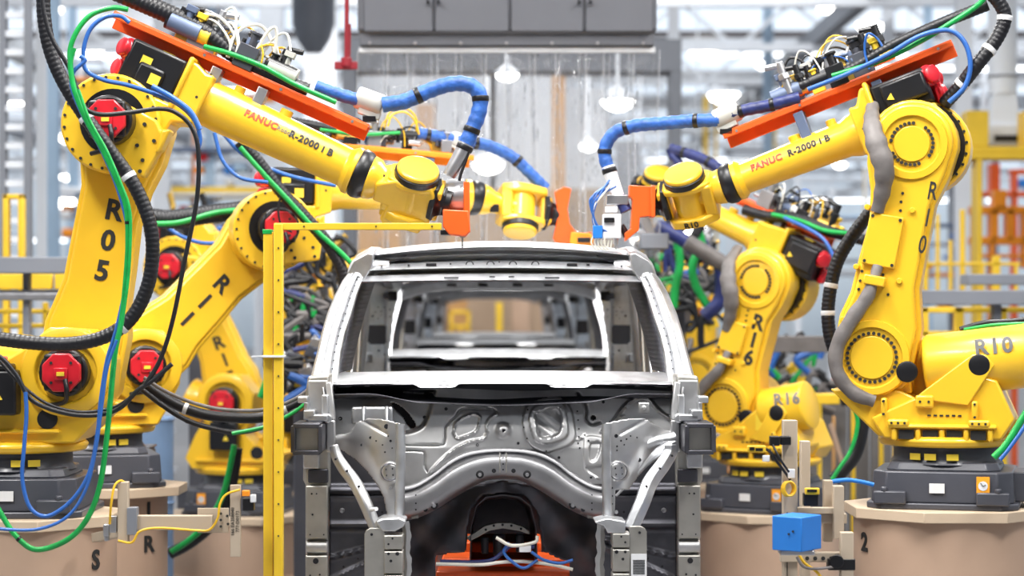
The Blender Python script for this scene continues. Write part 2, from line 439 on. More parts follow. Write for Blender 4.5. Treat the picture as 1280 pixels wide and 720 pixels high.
    # cover plate and frame bolts on the left face
    if cover:
        g = MB().prism([(-.03, L*.42), (.13, L*.42), (.13, L*.66), (-.03, L*.66)], .225, .262, AF)
        g.prism([(.0, L*.33), (.10, L*.33), (.10, L*.375), (.0, L*.375)], .225, .30, AF)
        cp = g.build('cover_plate', Y, arm, .006)
        g = MB()
        for p in ((-.015, .435), (.115, .435), (-.015, .645), (.115, .645)):
            g.cyl(AF @ Vector((p[0], .26, L*p[1])), AF @ Vector((p[0], .266, L*p[1])), .008, seg=8)
        for p in ((.12, .71), (.12, .75), (.12, .79), (-.0, .73), (-.0, .77), (-.005, .69), (.02, .385), (.12, .385), (.12, .3), (.12, .34), (-.02, .3)):
            g.cyl(AF @ Vector((p[0], .232, L*p[1])), AF @ Vector((p[0], .239, L*p[1])), .007, seg=8)
        g.build('bolt', M['ink'], cp)
        g = MB()
        for p in ((.15, .40), (.15, .68), (-.06, .37), (-.06, .70), (.165, .15)):
            g.cyl(AF @ Vector((p[0], .2, L*p[1])), AF @ Vector((p[0], .25, L*p[1])), .014, seg=12)
        g.build('boss', Y, arm, .003)
    if armlab:
        side, chars, sz, pos = armlab[:4]     # side +1 left face, -1 right face
        for i, ch in enumerate(chars):
            pu, pv = pos[0], pos[1]-i*pos[2]
            o_ = AF @ Vector((pu, .2375 if side > 0 else .0175, L*pv))
            x = -u if side > 0 else u
            mx = frame(x, v, (0, side, 0), o_)
            text(ch, sz, M['ink'], 'stencil_lettering', arm, mx, bold=.004 if len(armlab) < 5 else .001, hscale=1. if len(armlab) < 5 else armlab[4])
    if sleeve:
        k = AF
        pts = [k @ Vector(p) for p in ((.23, .10, L+.16), (.20, .24, L+.06), (.15, .30, L-.04), (.10, .31, L-.13), (.09, .28, L-.23), (.10, .25, L-.34))]
        MB().tube(pts, [.030, .042, .052, .050, .040, .03], 14, flat=.75, ripple=.07, pitch=.085).build('cable_sleeve', M['sleeve'], root)
        pts = [k @ Vector(p) for p in ((.05, .25, L*.42), (.055, .27, L*.36), (.07, .275, L*.27), (.12, .28, L*.16), (.165, .28, .02), (.14, .28, -.10), (.05, .26, -.18), (-.05, .24, -.20))]
        MB().tube(pts, [.026, .022, .034, .036, .036, .034, .034, .03], 14, flat=.8, ripple=.06, pitch=.11).build('cable_sleeve', M['sleeve'], root)
    # elbow housing
    a = (C-A).normalized(); nrm = Vector((-a.z, 0, a.x))
    if nrm.z < 0: nrm = -nrm
    EF = frame(a, (0, 1, 0), nrm, J3)
    off = (A-J3).dot(nrm); ra = (A-J3).dot(a)
    b = MB()
    b.prism(circ((-.03, -.01), .225, 36), -.2, -.0, EF)
    po, pn, pl, ph = pack; xb = po+pl/2; tp = max(pn+ph/2+.01, off+.12); lo = min(pn-ph/2-.008, off)
    b.prism([(-.19, .03), (-.16, lo), (xb, lo), (xb+.0, tp), (xb+.045, tp), (max(ra-.05, xb+.05), off+.115), (ra-.01, off+.12), (ra-.01, off-.12), (ra-.10, off-.15), (.17, -.13), (.0, -.16)], -.155, .115, EF)
    b.prism([(.02, -.20), (.22, -.17), (.24, .02), (.16, .09), (.0, .1)], -.235, -.15, EF)
    b.prism([(xb+.0, tp+.02), (xb+.025, tp+.02), (xb+.025, off-.10), (xb, off-.1)], -.17, .13, EF)
    b.lathe([(0, .115), (.03, .13), (.05, .13), (.055, .11)], EF @ Vector((ra-.07, -.02, off)), EF @ Vector((ra+.3, -.02, off)), 32)
    b.prism([(.2, .06), (.24, .08), (.24, -.03), (.22, -.05)], -.26, -.14, EF)
    hs = b.build('elbow_housing', Y, root, .012)
    g = MB()
    for i in range(24):
        r = 2*PI*i/24
        for yy, y2 in ((-.2, -.207), (.0, .006)):
            p = Vector((-.03+.207*math.cos(r), yy, -.01+.207*math.sin(r)))
            g.cyl(EF @ p, EF @ Vector((p.x, y2, p.z)), .007, seg=8)
    for i in range(10):
        r = 2*PI*i/10
        p = Vector((ra-.045, -.02+.128*math.cos(r), off+.128*math.sin(r)))
        g.cyl(EF @ p, EF @ Vector((p.x, -.02+.136*math.cos(r), off+.136*math.sin(r))), .007, seg=8)
    g.build('bolt', M['ink'], hs)
    MB().lathe([(0, .212), (.036, .212)], EF @ Vector((-.02, 0, -.005)), EF @ Vector((-.02, 1, -.005)), 40).build('gap_shade_disc', M['black'], hs)  # black disc stands in for the dark gap between arm and elbow
    MB().cyl(EF @ Vector((-.02, -.19, -.0)), EF @ Vector((-.02, -.206, -.0)), .15, seg=36).build('recess_shade_disc', M['black'], hs)  # flat black disc paints the dark of the elbow recess
    g = MB()
    for p in ((.06, -.12), (.13, -.05), (.18, -.1), (.19, .0), (.12, .05), (.08, -.16), (.19, -.15)): g.cyl(EF @ Vector((p[0], -.234, p[1])), EF @ Vector((p[0], -.242, p[1])), .009, seg=8)
    g.build('bolt', M['ink'], hs)
    mc = EF @ Vector((-.02, 0, 0)); motor(mc)
    # motor pack behind the tube
    b = MB().box(EF @ Vector((po, -.02, pn)), (pl, .25, ph), frame(a, (0, 1, 0), nrm).to_3x3())
    b.box(EF @ Vector((po, -.145, pn-.05)), (.13, .03, .13), frame(a, (0, 1, 0), nrm).to_3x3())
    b.box(EF @ Vector((po-.02, .11, pn+.01)), (pl*.8, .06, ph*.7), frame(a, (0, 1, 0), nrm).to_3x3())
    pk = b.build('motor_pack', M['black'], root, .014)
    for yy, zz in ((.06, ph*.22), (-.09, ph*.2), (-.015, -ph*.27)):
        xe = po-pl/2
        g = MB().lathe([(0, .052), (.02, .055), (.03, .043), (.055, .043), (.06, .03)], EF @ Vector((xe, yy, pn+zz)), EF @ Vector((xe-1, yy+(1.1 if yy > 0 else -.9), pn+zz)), 18)
        g.box(EF @ Vector((xe-.03, yy, pn+zz)), (.04, .06, .085), frame(a, (0, 1, 0), nrm).to_3x3())
        g.build('red_connector', M['red'], pk, .005)
    g = MB()
    for p in ((po+.05, .142, pn+.0), (po-.04, -.142, pn+.02), (po+.03, -.162, pn-.04)):
        if p[1] > 0: g.prism([(-.018, -.014), (.018, -.014), (0, .018)], .0, .004, Matrix.Translation(EF @ Vector(p)))
        else: g.box(EF @ Vector(p), (.05, .008, .05), frame(a, (0, 1, 0), nrm).to_3x3())
    g.box(EF @ Vector((po+.02, -.02, pn+ph/2+.002)), (.06, .05, .006), frame(a, (0, 1, 0), nrm).to_3x3())
    g.build('warning_label', M['yellowlab'], pk)
    # forearm tube
    FL = (C-A).length; r0, r1 = tr
    b = MB().lathe([(-.03, .11), (.02, .105), (.06, r0), (FL*.5, (r0+r1)/2), (FL-.06, r1), (FL-.035, r1+.02), (FL-.01, r1+.02)], A, C, 36)
    b.cyl(A+a*.10+nrm*(r0-.02), A+a*.10+nrm*(r0+.025), .025, seg=14); b.cyl(A+a*FL*.45+nrm*(r0-.03), A+a*FL*.45+nrm*(r0+.018), .03, seg=14)
    fa = b.build('forearm', Y, root, .004)
    if fl_lab:
        side = fl_lab if fl_lab in (1, -1) else 1
        x = -a if side > 0 else a
        up = nrm
        def fl(s, t, sz, m_, dy=0., bold=.0016, gap=1.05):
            rr = r0+(r1-r0)*t
            th = math.asin(.30); ca, sa = math.cos(th), math.sin(th)
            yv = Vector((0, side, 0)); nv = yv*ca+up*sa; uv = up*ca-yv*sa
            o_ = A+a*(FL*t)+nv*(rr+.0005)
            tg = (a-nv*((r0-r1)/FL)).normalized(); xx = tg if x.dot(a) > 0 else -tg; nv = uv.cross(xx)*(1 if uv.cross(xx).dot(nv) > 0 else -1)
            text(s, sz, m_, 'lettering', fa, frame(xx, uv, nv, o_), wrap=rr+.002, bold=bold, gap=gap, depth=.0025)
        k = 1 if side < 0 else -1
        t1, t2, t3 = (.345, .68, .505) if side < 0 else (.70, .36, .53)
        fl('FANUC', t1, .046, M['redink'], bold=.002, gap=1.1)
        fl('R-2000 i B', t2, .046, M['ink'], gap=1.1)
        if side < 0: fl('Robot', t3, .030, M['greyink'], bold=.0)
    # collar, J4 cone and wrist
    b = MB().lathe([(0, r1+.016), (.02, r1+.024), (.05, r1+.02), (.07, r1+.006)], C-a*.012, W, 32); b.build('black_collar', M['black'], root, .003)
    wd = (W-C); wl_ = wd.length; wa = wd.normalized()
    b = MB().lathe([(.05, r1+.012), (.09, r1+.004), (.13, .062), (wl_-.08, .056), (wl_-.04, .07)], C, W, 28)
    MBP = b
    e = Vector(j5).normalized(); td = (T-W); tl = td.length; td = td.normalized()
    e = (e-td*e.dot(td)).normalized(); q = td.cross(e).normalized()
    WF = frame(td, q, e, W)      # x to the tool, z along the wrist axis
    # yoke: upper and lower cheeks with a web
    yo = [(-.13, -.06), (-.05, -.105), (.03, -.105), (tl-.05, -.085), (tl-.035, -.05), (tl-.035, .05), (tl-.05, .085), (.03, .105), (-.05, .105), (-.13, .06)]
    def plate(pts, z0, z1, mb):
        n = len(pts)
        mb.geo([WF @ Vector((p[0], p[1], z0)) for p in pts]+[WF @ Vector((p[0], p[1], z1)) for p in pts],
               [tuple(range(n-1, -1, -1)), tuple(range(n, 2*n))]+[(i, (i+1) % n, (i+1) % n+n, i+n) for i in range(n)])
    plate([(p[0], p[1]) for p in yo], -.125, -.075, b)
    plate([(p[0]*.96, p[1]*.92) for p in yo], .065, .10, b)
    b.box(WF @ Vector((-.10, 0, 0)), (.06, .15, .17), WF.to_3x3())
    b.cyl(WF @ Vector((0, 0, -.10)), WF @ Vector((0, 0, .09)), .082, seg=28)
    b.box(WF @ Vector((tl*.78, 0, 0)), (tl*.36, .12, .16), WF.to_3x3())
    b.bar(W-wa*.13, WF @ Vector((-.03, 0, .07)), .10, .07).bar(W-wa*.13, WF @ Vector((-.03, 0, -.09)), .10, .07)
    b.lathe([(0, .045), (.01, .05), (.02, .05), (.025, .04)], WF @ Vector((.0, 0, -.125)), WF @ Vector((0, 0, -1)), 24)
    if solid:
        b.prism([(-.17, .055), (-.08, .10), (.085, .10), (tl-.03, .06), (tl-.03, -.07), (.085, -.12), (.07, -.16), (-.10, -.16), (-.12, -.13), (-.10, -.05), (-.17, -.04)], -.08, .08, WF)
    wr = b.build('wrist_casting', Y, root, .010)
    MB().lathe([(0, .104), (.03, .104), (.034, .095)], WF @ Vector((0, 0, .095)), WF @ Vector((0, 0, 1)), 32).build('wrist_ring', M['black'], wr, .002)
    MB().lathe([(0, .098), (.016, .097), (.022, .090)], WF @ Vector((0, 0, .128)), WF @ Vector((0, 0, 1)), 32).build('wrist_cap', Y, wr, .003)
    g = MB()
    for i in range(12):
        r = 2*PI*i/12; p = Vector((.1*math.cos(r), .1*math.sin(r), .098)); g.cyl(WF @ p, WF @ (p+Vector((0, 0, .008))), .006, seg=6)
    g.build('bolt', M['ink'], wr)
    if wl_lab:
        sd = -1 if rig.w(Vector((0, 1, 0))).y-rig.w(Vector((0, 0, 0))).y > 0 else 1
        ed = q if q.y*sd > 0 else -q
        xr = e.cross(ed) if (e.cross(ed)).dot(rig.inv.to_3x3() @ Vector((1, 0, 0))) > 0 else -e.cross(ed)
        upv = ed.cross(xr)
        text(wl_lab, .045, M['ink'], 'stencil_lettering', wr, frame(xr, upv, ed, WF @ Vector((.01, 0, -.10))+ed*.1065), bold=.001, depth=.002)
    g = MB().box(W-a*.17+Vector((0, .055, 0)), (.05, .02, .045), frame(a, (0, 1, 0), nrm).to_3x3()).box(W-a*.17+Vector((0, -.055, 0)), (.05, .02, .045), frame(a, (0, 1, 0), nrm).to_3x3())
    g.build('rubber_plug', M['black'], wr, .003)
    b = MB().lathe([(-.055, .10), (-.03, .108), (-.02, .085), (.0, .07), (.012, .07)], T, T+td, 8, ang=PI/8).cyl(T-td*.02, T+td*.04, .062, seg=24); b.build('tool_flange', M['black'], root, .004)
    root['_'] = 0; del root['_']
    return dict(root=root, J2=J2, J3=J3, A=A, C=C, W=W, T=T, a=a, n=nrm, td=td, e=e, q=q, AF=AF, EF=EF, WF=WF, rig=rig, off=off, arm=arm, wrist=wr)

def rw(R, mb):
    """geometry given in hall metres moved into the robot's own frame"""
    bmesh.ops.transform(mb.bm, matrix=R['rig'].inv, verts=mb.bm.verts[:]); return mb

def rail(R, p0, p1, m, w=.085, h=.085, feet=(), foot_m=None, foot_len=.15):
    """channel-section rail over the forearm: p0, p1 local points"""
    b = MB(); d = (p1-p0).normalized(); up = Vector((-d.z, 0, d.x)); up = up if up.z > 0 else -up
    b.bar(p0, p1, w, .012, up)
    near = 1 if (R['rig'].mx.to_3x3() @ Vector((0, 1, 0))).y < 0 else -1
    for s_ in (-1, 1):
        hh = h*.42 if s_ == near else h
        b.bar(p0+Vector((0, s_*w/2, 0))-up*hh/2, p1+Vector((0, s_*w/2, 0))-up*hh/2, .010, hh, up)
    o = b.build('dress_rail', m, R['root'], .004)
    g = MB(); Lr = (p1-p0).length
    for t in (.06, .36, .66, .94):
        for s_ in (near,):
            c = p0+d*Lr*t+Vector((0, s_*(w/2+.004), 0))-up*h*.2; g.cyl(c, c+Vector((0, s_*.004, 0)), .007, seg=8)
    g.build('bolt', M['steel'], o)
    for t in feet:
        c = p0+d*Lr*t-up*h
        f = MB().bar(c+up*.03, c-up*foot_len, .09, .05, d).box(c-up*foot_len, (.10, .10, .02), frame(d, (0, 1, 0), up).to_3x3())
        f.build('rail_bracket', foot_m or M['slate'], R['root'], .004)
    return d, up

def valves(parent, c, d, up, L, seed, lat=Vector((0, 1, 0)), big=1., sc=1.):
    """valves, fittings and looping wires on a rail: c start, d direction"""
    r = random.Random(seed)
    kinds = ['black', 'steel', 'black', 'castgrey', 'brass', 'black', 'steel', 'yellow2', 'slate', 'black', 'clampwhite']
    fr_ = frame(d, lat, up).to_3x3()
    for k in range(int(13*big)):
        t = r.uniform(.02, .98)*L; s = r.uniform(.03, .055)*sc; kn = kinds[k % 11]
        p = c+d*t+lat*r.uniform(-.03, .03)+up*(.02+s*.5)
        g = MB()
        if k % 3 == 0:
            g.box(p, (s*1.3, s, s*1.5), fr_).cyl(p+up*s*.6, p+up*(s*1.6), s*.32, seg=12).cyl(p+up*s*1.5, p+up*s*1.7, s*.45, seg=12)
            g.cyl(p+d*s*.5, p+d*s*1.3, s*.2, seg=8)
            g.build('valve', M[kn], parent, .003)
        elif k % 3 == 1:
            g.cyl(p-d*s+up*.01, p+d*s+up*.01, s*.55, seg=14).cyl(p+up*.01, p+up*s*1.3, s*.25, seg=10).box(p+up*s*1.3, (s*.7, s*.7, s*.4), fr_)
            g.build('pressure_regulator', M[kn], parent, .003)
        else:
            g.cyl(p, p+up*s*2.2, s*.28, seg=10).cyl(p+up*s*1.0, p+up*s*1.4, s*.42, seg=6).cyl(p+up*s*2, p+up*s*2.2+d*s, s*.22, seg=8)
            g.build('hose_fitting', M[kn], parent, .002)
    for k in range(int(10*big)):
        t0 = r.uniform(0, .8)*L; t1 = min(L, t0+r.uniform(.08, .3)); hh = r.uniform(.06, .15)*sc
        y0, y1 = r.uniform(-.04, .04), r.uniform(-.05, .05)
        pts = [c+d*t0+lat*y0+up*.03, c+d*(t0+(t1-t0)*.15)+lat*y0+up*hh*.9, c+d*((t0+t1)/2)+lat*(y0+y1)*.7+up*hh*1.15, c+d*(t1-(t1-t0)*.1)+lat*y1+up*hh*.7, c+d*t1+lat*y1+up*.02]
        MB().tube(pts, r.choice([.0045, .006, .008]), 6, 5).build('control_wire', M[r.choice(['whitewire', 'rubber', 'whitewire', 'yellowwire', 'bluewire', 'rubber'])], parent)

def hoseobj(name, pts, r, m, parent=None, label=None, cat='hose', group=None, seg=12, n=7, straps=(), smat=None, flat=1.):
    """pts in hall metres"""
    rp = .045 if name == 'dress_hose' else (.03 if name in ('big_black_hose', 'trunk_hose') else 0)
    o = MB().tube(pts, r, seg, n, flat=flat, ripple=rp, pitch=.045 if name == 'dress_hose' else .022).build(name, m, parent)
    if parent is None: tag(o, label, cat, group)
    ps = catmull(pts, n)
    for t in straps:
        i = int(t*(len(ps)-2)); d = (ps[i+1]-ps[i]).normalized(); rr = r if not isinstance(r, (list, tuple)) else r[min(len(r)-1, int(t*(len(r)-1)+.5))]
        MB().lathe([(0, rr*1.06), (.003, rr*1.1), (rr*.5+.004, rr*1.1), (rr*.5+.007, rr*1.06)], ps[i]-d*.01, ps[i]+d, 16).build('strap', smat or M['black'], o)
    return o
# ------------------------------------------------------------------ the two near robots
def PP(lst, Y): return [P(p[0], p[1], (p[2] if len(p) > 2 else Y)) for p in lst]

rg10 = Rig(1183, 630, 10.7, 165)
R10 = make_robot('yellow robot on the right marked R10, reaching in over the silver car roof', rg10, (1090, 447), (1140, 180), (1072, 168), (917, 228), (862, 246), (824, 253),
                 lab='R10', armlab=(1, 'R10', .12, (-.135, .80, .125), .62), j5=(.1, .6, .8), wl_lab='R10', tr=(.090, .078), jl=.23, pack=(-.03, .255, .27, .17), fl_lab=1, bal=-.45)
rg05 = Rig(22, 640, 10.3, 0)
R05 = make_robot('yellow robot at far left marked R05, its long arm held up to the curtain', rg05, (104, 462), (162, 162), (262, 130), (447, 216), (516, 242), (553, 252),
                 armlab=(-1, 'R05', .13, (.02, .66, .125)), j5=(.22, -.62, .76), pack=(.03, .29, .27, .20), fl_lab=-1, sleeve=False, cover=False, tr=(.108, .092), solid=True)
rg11 = Rig(120, 605, 12.2, 15)
R11 = make_robot('yellow robot marked R11, leaning behind the arm marked R05', rg11, (172, 455), (338, 288), (412, 240), (590, 246), (651, 262), (688, 268),
                 armlab=(-1, 'R11', .13, (.01, .60, .13)), j5=(-.12, -.35, -.93), pack=(.08, .24, .24, .2), fl_lab=0, sleeve=False, cover=False, arm_w=(.17, .15))
rg16 = Rig(962, 637, 14.0, 150)
R16 = make_robot('yellow robot marked R16, standing between the car and robot R10', rg16, (904, 508), (945, 352), (948, 297), (866, 258), (822, 240), (800, 232),
                 lab='R16', armlab=(1, 'R16', .13, (-.085, .70, .14)), j5=(0, .4, .9), jl=.23, tr=(.085, .072), pack=(-.15, .23, .24, .22), fl_lab=0, bal=-.33)
NOSPLIT[0] = True
rg15 = Rig(300, 640, 16.0, -8)
R15 = make_robot('blurred yellow robot marked R15, behind the tall yellow post', rg15, (300, 500), (238, 335), (275, 312), (420, 330), (462, 345), (486, 350),
                 armlab=(-1, 'R15', .13, (.03, .42, .13)), pack=(-.06, .25, .24, .2), fl_lab=0, sleeve=False, cover=False)
rg17 = Rig(470, 655, 19.0, 10)
R17 = make_robot('out-of-focus yellow robot beyond the post, beside the car left roof pillar', Rig(380, 610, 18.0, 0), (400, 500), (385, 380), (405, 345), (440, 337), (456, 340), (468, 343),
                 pack=(-.06, .22, .24, .2), fl_lab=0, sleeve=False, cover=False)
R18 = make_robot('out-of-focus yellow robot right of the car roof, behind the arm marked R16', Rig(880, 600, 18.0, 180), (868, 470), (872, 360), (855, 335), (826, 322), (812, 320), (800, 320),
                 pack=(-.06, .22, .24, .2), fl_lab=0, sleeve=True, cover=False, bal=-.3)

NOSPLIT[0] = False
# ---- rails
def rail_px(R, a, b, m, ly=-.02, **k):
    p0 = R['rig'].at(a[0], a[1], ly); p1 = R['rig'].at(b[0], b[1], ly)
    d, up = rail(R, p0, p1, m, **k); return p0, p1, d, up
# R10
p0, p1, d, up = rail_px(R10, (1190, 52), (905, 168), M['orange'], w=.10, h=.07, feet=(.34, .68), foot_len=.16)
valves(R10['root'], p0+d*.30, d, up, .55, 3, big=1.7, sc=1.45)
# R05
p0, p1, d, up = rail_px(R05, (145, 16), (462, 158), M['orange'], w=.10, h=.07, feet=(.42, .60), foot_m=M['steel'], foot_len=.17)
valves(R05['root'], p0+d*.28, d, up, .55, 5, big=1.6, sc=1.4)
# R11
p0, p1, d, up = rail_px(R11, (372, 176), (590, 196), M['orange2'], w=.10, h=.06, feet=(.3, .75), foot_m=M['slate'], foot_len=.12)
valves(R11['root'], p0+d*.1, d, up, .8, 8, big=1.3, sc=1.1)
# R16
p0, p1, d, up = rail_px(R16, (1040, 298), (920, 243), M['orange'], w=.10, h=.06, feet=(.5,), foot_len=.14)
valves(R16['root'], p0+d*.0, d, up, .5, 11, big=1.6, sc=1.3)

# ---- hoses of R10
def rh(R, name, pts, r, m, ly=-.02, **k):
    """hose as a part of its robot: pixel points at ly metres to the left of the arm plane"""
    L_ = [R['rig'].at(p[0], p[1], p[2] if len(p) > 2 else ly) for p in pts]
    return hoseobj(name, L_, r, M[m], parent=R['root'], **k)
rh(R10, 'dress_hose', [(900, 150), (870, 151), (830, 154), (795, 157), (770, 165), (758, 180), (756, 196), (761, 212)], .033, 'blue', straps=(.15, .5, .82), ly=.02)
rh(R10, 'dress_hose', [(1000, 122, .02), (960, 132, .02), (930, 138, .02), (905, 146, .02)], .030, 'navy', straps=(.3, .75))
rh(R10, 'hose_end_sleeve', [(760, 208, .02), (764, 220, .02), (770, 236, .02), (774, 247, .02)], [.034, .034, .03, .028], 'white', straps=(.15,))
rh(R10, 'tool_hose', [(774, 246, .03), (778, 254, .03), (783, 264, .03)], .03, 'navy')
rh(R10, 'trunk_hose', [(1000, 108), (1060, 88), (1120, 55), (1180, 28), (1235, 6)], .028, 'rubber', ly=.0)
rh(R10, 'green_hose', [(1040, 95), (1100, 76), (1150, 52), (1190, 28), (1225, 4), (1240, -20)], .013, 'green', ly=.07)
rh(R10, 'blue_cable', [(1010, 112), (1060, 92), (1110, 68), (1150, 45), (1185, 38), (1205, 52), (1213, 80), (1206, 108), (1186, 128)], .012, 'bluewire', ly=.10)
g = hoseobj('big_black_hose', [P(*p) for p in ((1232, -14, 10.6), (1248, 2, 10.6), (1256, 22, 10.6), (1246, 48, 10.6), (1222, 80, 10.6), (1200, 108, 10.65), (1180, 130, 10.7))], .034, M['rubber'],
        label='thick black hose curving up from the red connectors of robot R10', cat='hose', straps=(.35, .6, .85), smat=M['white'])
# white hose clamps (part)
def clamp(R, px, py, ang, r=.052, L=.15, m='clampwhite', ly=.0):
    c = R['rig'].at(px, py, ly); d = Vector((math.cos(math.radians(ang)), 0, math.sin(math.radians(ang))))
    b = MB().lathe([(0, r*.9), (.012, r), (L-.012, r), (L, r*.9)], c-d*L/2, c+d, 24)
    b.box(c-Vector((0, 0, r)), (L*.8, .06, .04), frame(d, (0, 1, 0), Vector((-d.z, 0, d.x))).to_3x3())
    o = b.build('hose_clamp', M[m], R['root'], .004)
    g = MB()
    for s_ in (-1, 1): g.cyl(c+d*s_*L*.25+Vector((0, r*.9*s_, 0)), c+d*s_*L*.25+Vector((0, r*1.05*s_, 0)), .006, seg=8)
    MB().box(c-Vector((0, 0, r+.03)), (.06, .07, .025)).build('clamp_base', M['black'], o)
    g.bm.free()
clamp(R10, 909, 144, -25 + 180, L=.13)
clamp(R05, 462, 127, -20, L=.13)

# ---- R05 dress
rh(R05, 'trunk_hose', [(118, -22), (180, 4), (245, 34), (290, 66), (330, 92), (385, 112)], [.045, .045, .044, .04, .034, .03], 'rubber', ly=-.03)
rh(R05, 'green_hose', [(255, 58), (290, 68), (330, 84), (370, 106), (420, 128)], .012, 'green', ly=-.09)
rh(R05, 'dress_hose', [(395, 108), (420, 117), (448, 125)], .030, 'blue')
rh(R05, 'dress_hose', [(478, 131), (505, 127), (535, 114), (565, 105), (588, 107), (600, 120), (598, 142), (590, 162), (582, 182)], .036, 'blue', straps=(.2, .66, .9), ly=-.05)
rh(R05, 'hose_end_sleeve', [(583, 180, -.05), (576, 194, -.05), (568, 208, -.05), (561, 220, -.05)], [.036, .036, .034, .03], 'steel', straps=(.1,), ly=-.05)
rh(R05, 'tool_cable', [(588, 176), (584, 195), (577, 215), (574, 226)], .007, 'rubber', ly=-.07)
rh(R05, 'blue_cable', [(162, 28), (150, 20), (130, 22), (112, 38), (104, 66), (108, 88), (130, 100), (158, 106), (190, 116), (222, 130), (243, 150), (250, 172), (248, 186)], .010, 'bluewire', ly=-.30)
rh(R05, 'blue_cable', [(190, 108), (215, 122), (238, 140), (250, 162)], .013, 'bluewire', ly=-.33)
rh(R05, 'green_hose', [(160, 12), (140, 10), (115, 18), (98, 36), (88, 60), (88, 85)], .012, 'green', ly=-.2)
# ---- R11 dress
rh(R11, 'dress_hose', [(522, 166), (545, 170), (575, 176), (610, 182), (640, 196), (660, 214), (682, 236)], .034, 'blue', straps=(.12, .45, .75), ly=-.02)
rh(R11, 'trunk_hose', [(335, 148), (380, 155), (430, 164), (480, 168), (520, 170)], .030, 'rubber', ly=-.02)
rh(R11, 'green_hose', [(400, 162), (450, 168), (500, 166)], .010, 'green', ly=-.08)
clamp(R11, 572, 178, -15, L=.09, r=.055)
rh(R11, 'loop_wire', [(485, 158), (490, 144), (505, 140), (518, 150), (524, 168)], .006, 'yellowwire', ly=-.05)
rh(R11, 'loop_wire', [(480, 160), (488, 140), (508, 136), (520, 148), (520, 170)], .006, 'yellowwire', ly=-.03)
rh(R11, 'trunk_hose', [(300, 176), (325, 205), (352, 240), (385, 275), (412, 308), (428, 340), (432, 372)], .034, 'rubber', ly=-.42)
rh(R11, 'green_hose', [(300, 184), (330, 218), (360, 250), (395, 288), (422, 312), (440, 330)], .014, 'green', ly=-.46)
rh(R11, 'blue_cable', [(280, 168), (300, 190), (330, 208), (370, 222), (420, 232)], .011, 'bluewire', ly=-.40)
rh(R11, 'control_wire', [(352, 240), (348, 262), (352, 282), (365, 290)], .006, 'rubber', ly=-.44)
# ---- R16 dress
rh(R16, 'trunk_hose', [(930, 262), (960, 270), (1000, 274), (1040, 290), (1080, 300)], .035, 'rubber', ly=.02)
rh(R16, 'green_hose', [(965, 268), (1000, 276), (1030, 288), (1062, 292)], .014, 'green', ly=.08)
rh(R16, 'blue_cable', [(980, 272), (1010, 286), (1030, 300), (1042, 322), (1048, 345)], .012, 'bluewire', ly=.12)
rh(R16, 'dress_hose', [(838, 186), (852, 190), (872, 196), (895, 208), (912, 222)], .034, 'navy', straps=(.3, .7), ly=.0)
rh(R16, 'dress_hose', [(838, 186), (842, 196), (856, 212)], .030, 'navy', ly=.0)
# black loop hose behind R10's arm
g = hoseobj('big_black_hose', PP([(1090, 262), (1062, 300), (1045, 332), (1036, 375), (1036, 410), (1044, 440), (1062, 470)], 11.3), .034, M['rubber'],
        label='thick black hose bowing out behind the upright arm of robot R10', straps=(.45, .6), smat=M['white'])

# ------------------------------------------------------------------ tools on the flanges
def tool(R, name, label, parts):
    """parts: (name, material, builder(mb), bevel) in hall metres"""
    t = empty(name, R['rig'].w(R['T']), 0, label, 'robot tool')
    inv = Matrix.Translation(R['rig'].w(R['T'])).inverted()
    for nm, m, mb, bv in parts:
        bmesh.ops.transform(mb.bm, matrix=inv, verts=mb.bm.verts[:]); mb.build(nm, M[m], t, bv)
    return t
def box_px(x0, y0, x1, y1, Y, dep, mb=None):
    mb = mb or MB(); a, b = P(x0, y0, Y), P(x1, y1, Y)
    return mb.box((a+b)/2, (abs(b.x-a.x), dep, abs(b.z-a.z)))
def poly_px(pts, Y, dep, mb=None):
    mb = mb or MB(); q = [P(p[0], p[1], Y) for p in pts]
    return mb.prism([(v.x, v.z) for v in q], Y-dep/2, Y+dep/2)
Yt = R10['rig'].w(R10['T']).y
wl = random.Random(4)
gun = [('tool_bracket', 'orange', poly_px([(786, 232), (818, 234), (818, 270), (799, 272), (798, 288), (781, 302), (780, 292), (788, 286), (790, 250), (786, 246)], Yt, .12), .004),
       ('tool_bracket', 'orange', box_px(812, 233, 818, 272, Yt, .16), .004),
       ('gun_body', 'white', box_px(753, 268, 776, 298, Yt-.03, .07).box(P(764, 262, Yt-.03), (.06, .05, .03)), .004),
       ('gun_mount', 'steel', box_px(758, 244, 785, 256, Yt, .08), .004),
       ('gun_hose', 'black', MB().tube([P(776, 282, Yt), P(781, 290, Yt), P(783, 296, Yt)], .018), 0),
       ('blue_actuator', 'skyblue', box_px(741, 282, 753, 298, Yt-.05, .05), .003),
       ('black_valve', 'black', box_px(755, 272, 768, 278, Yt-.07, .02), .002),
       ('nozzle', 'steel', MB().lathe([(0, .012), (.03, .012), (.04, .004), (.06, .004)], P(770, 297, Yt), P(770, 330, Yt), 10), 0)]
for k in range(7):
    x0 = 765+wl.uniform(-6, 6); gun.append(('control_wire', wl.choice(['bluewire', 'whitewire', 'bluewire']), MB().tube([P(x0, 225+k*2, Yt-.05), P(x0-10-k*2.2, 240+k, Yt-.08), P(744-k, 258, Yt-.08), P(741+k, 276+k, Yt-.07), P(748+k*2, 290, Yt-.06)], .005, 6), 0))
for k in range(5):
    x0 = 744+4*k; gun.append(('control_wire', 'whitewire', MB().tube([P(x0, 290, Yt-.06), P(x0-5, 303, Yt-.06), P(x0+2, 312, Yt-.05), P(x0+5, 300, Yt-.05)], .004, 6), 0))
tool(R10, 'dispensing_gun', 'orange bracket with white and blue dispensing gun on the tip of robot R10', gun)

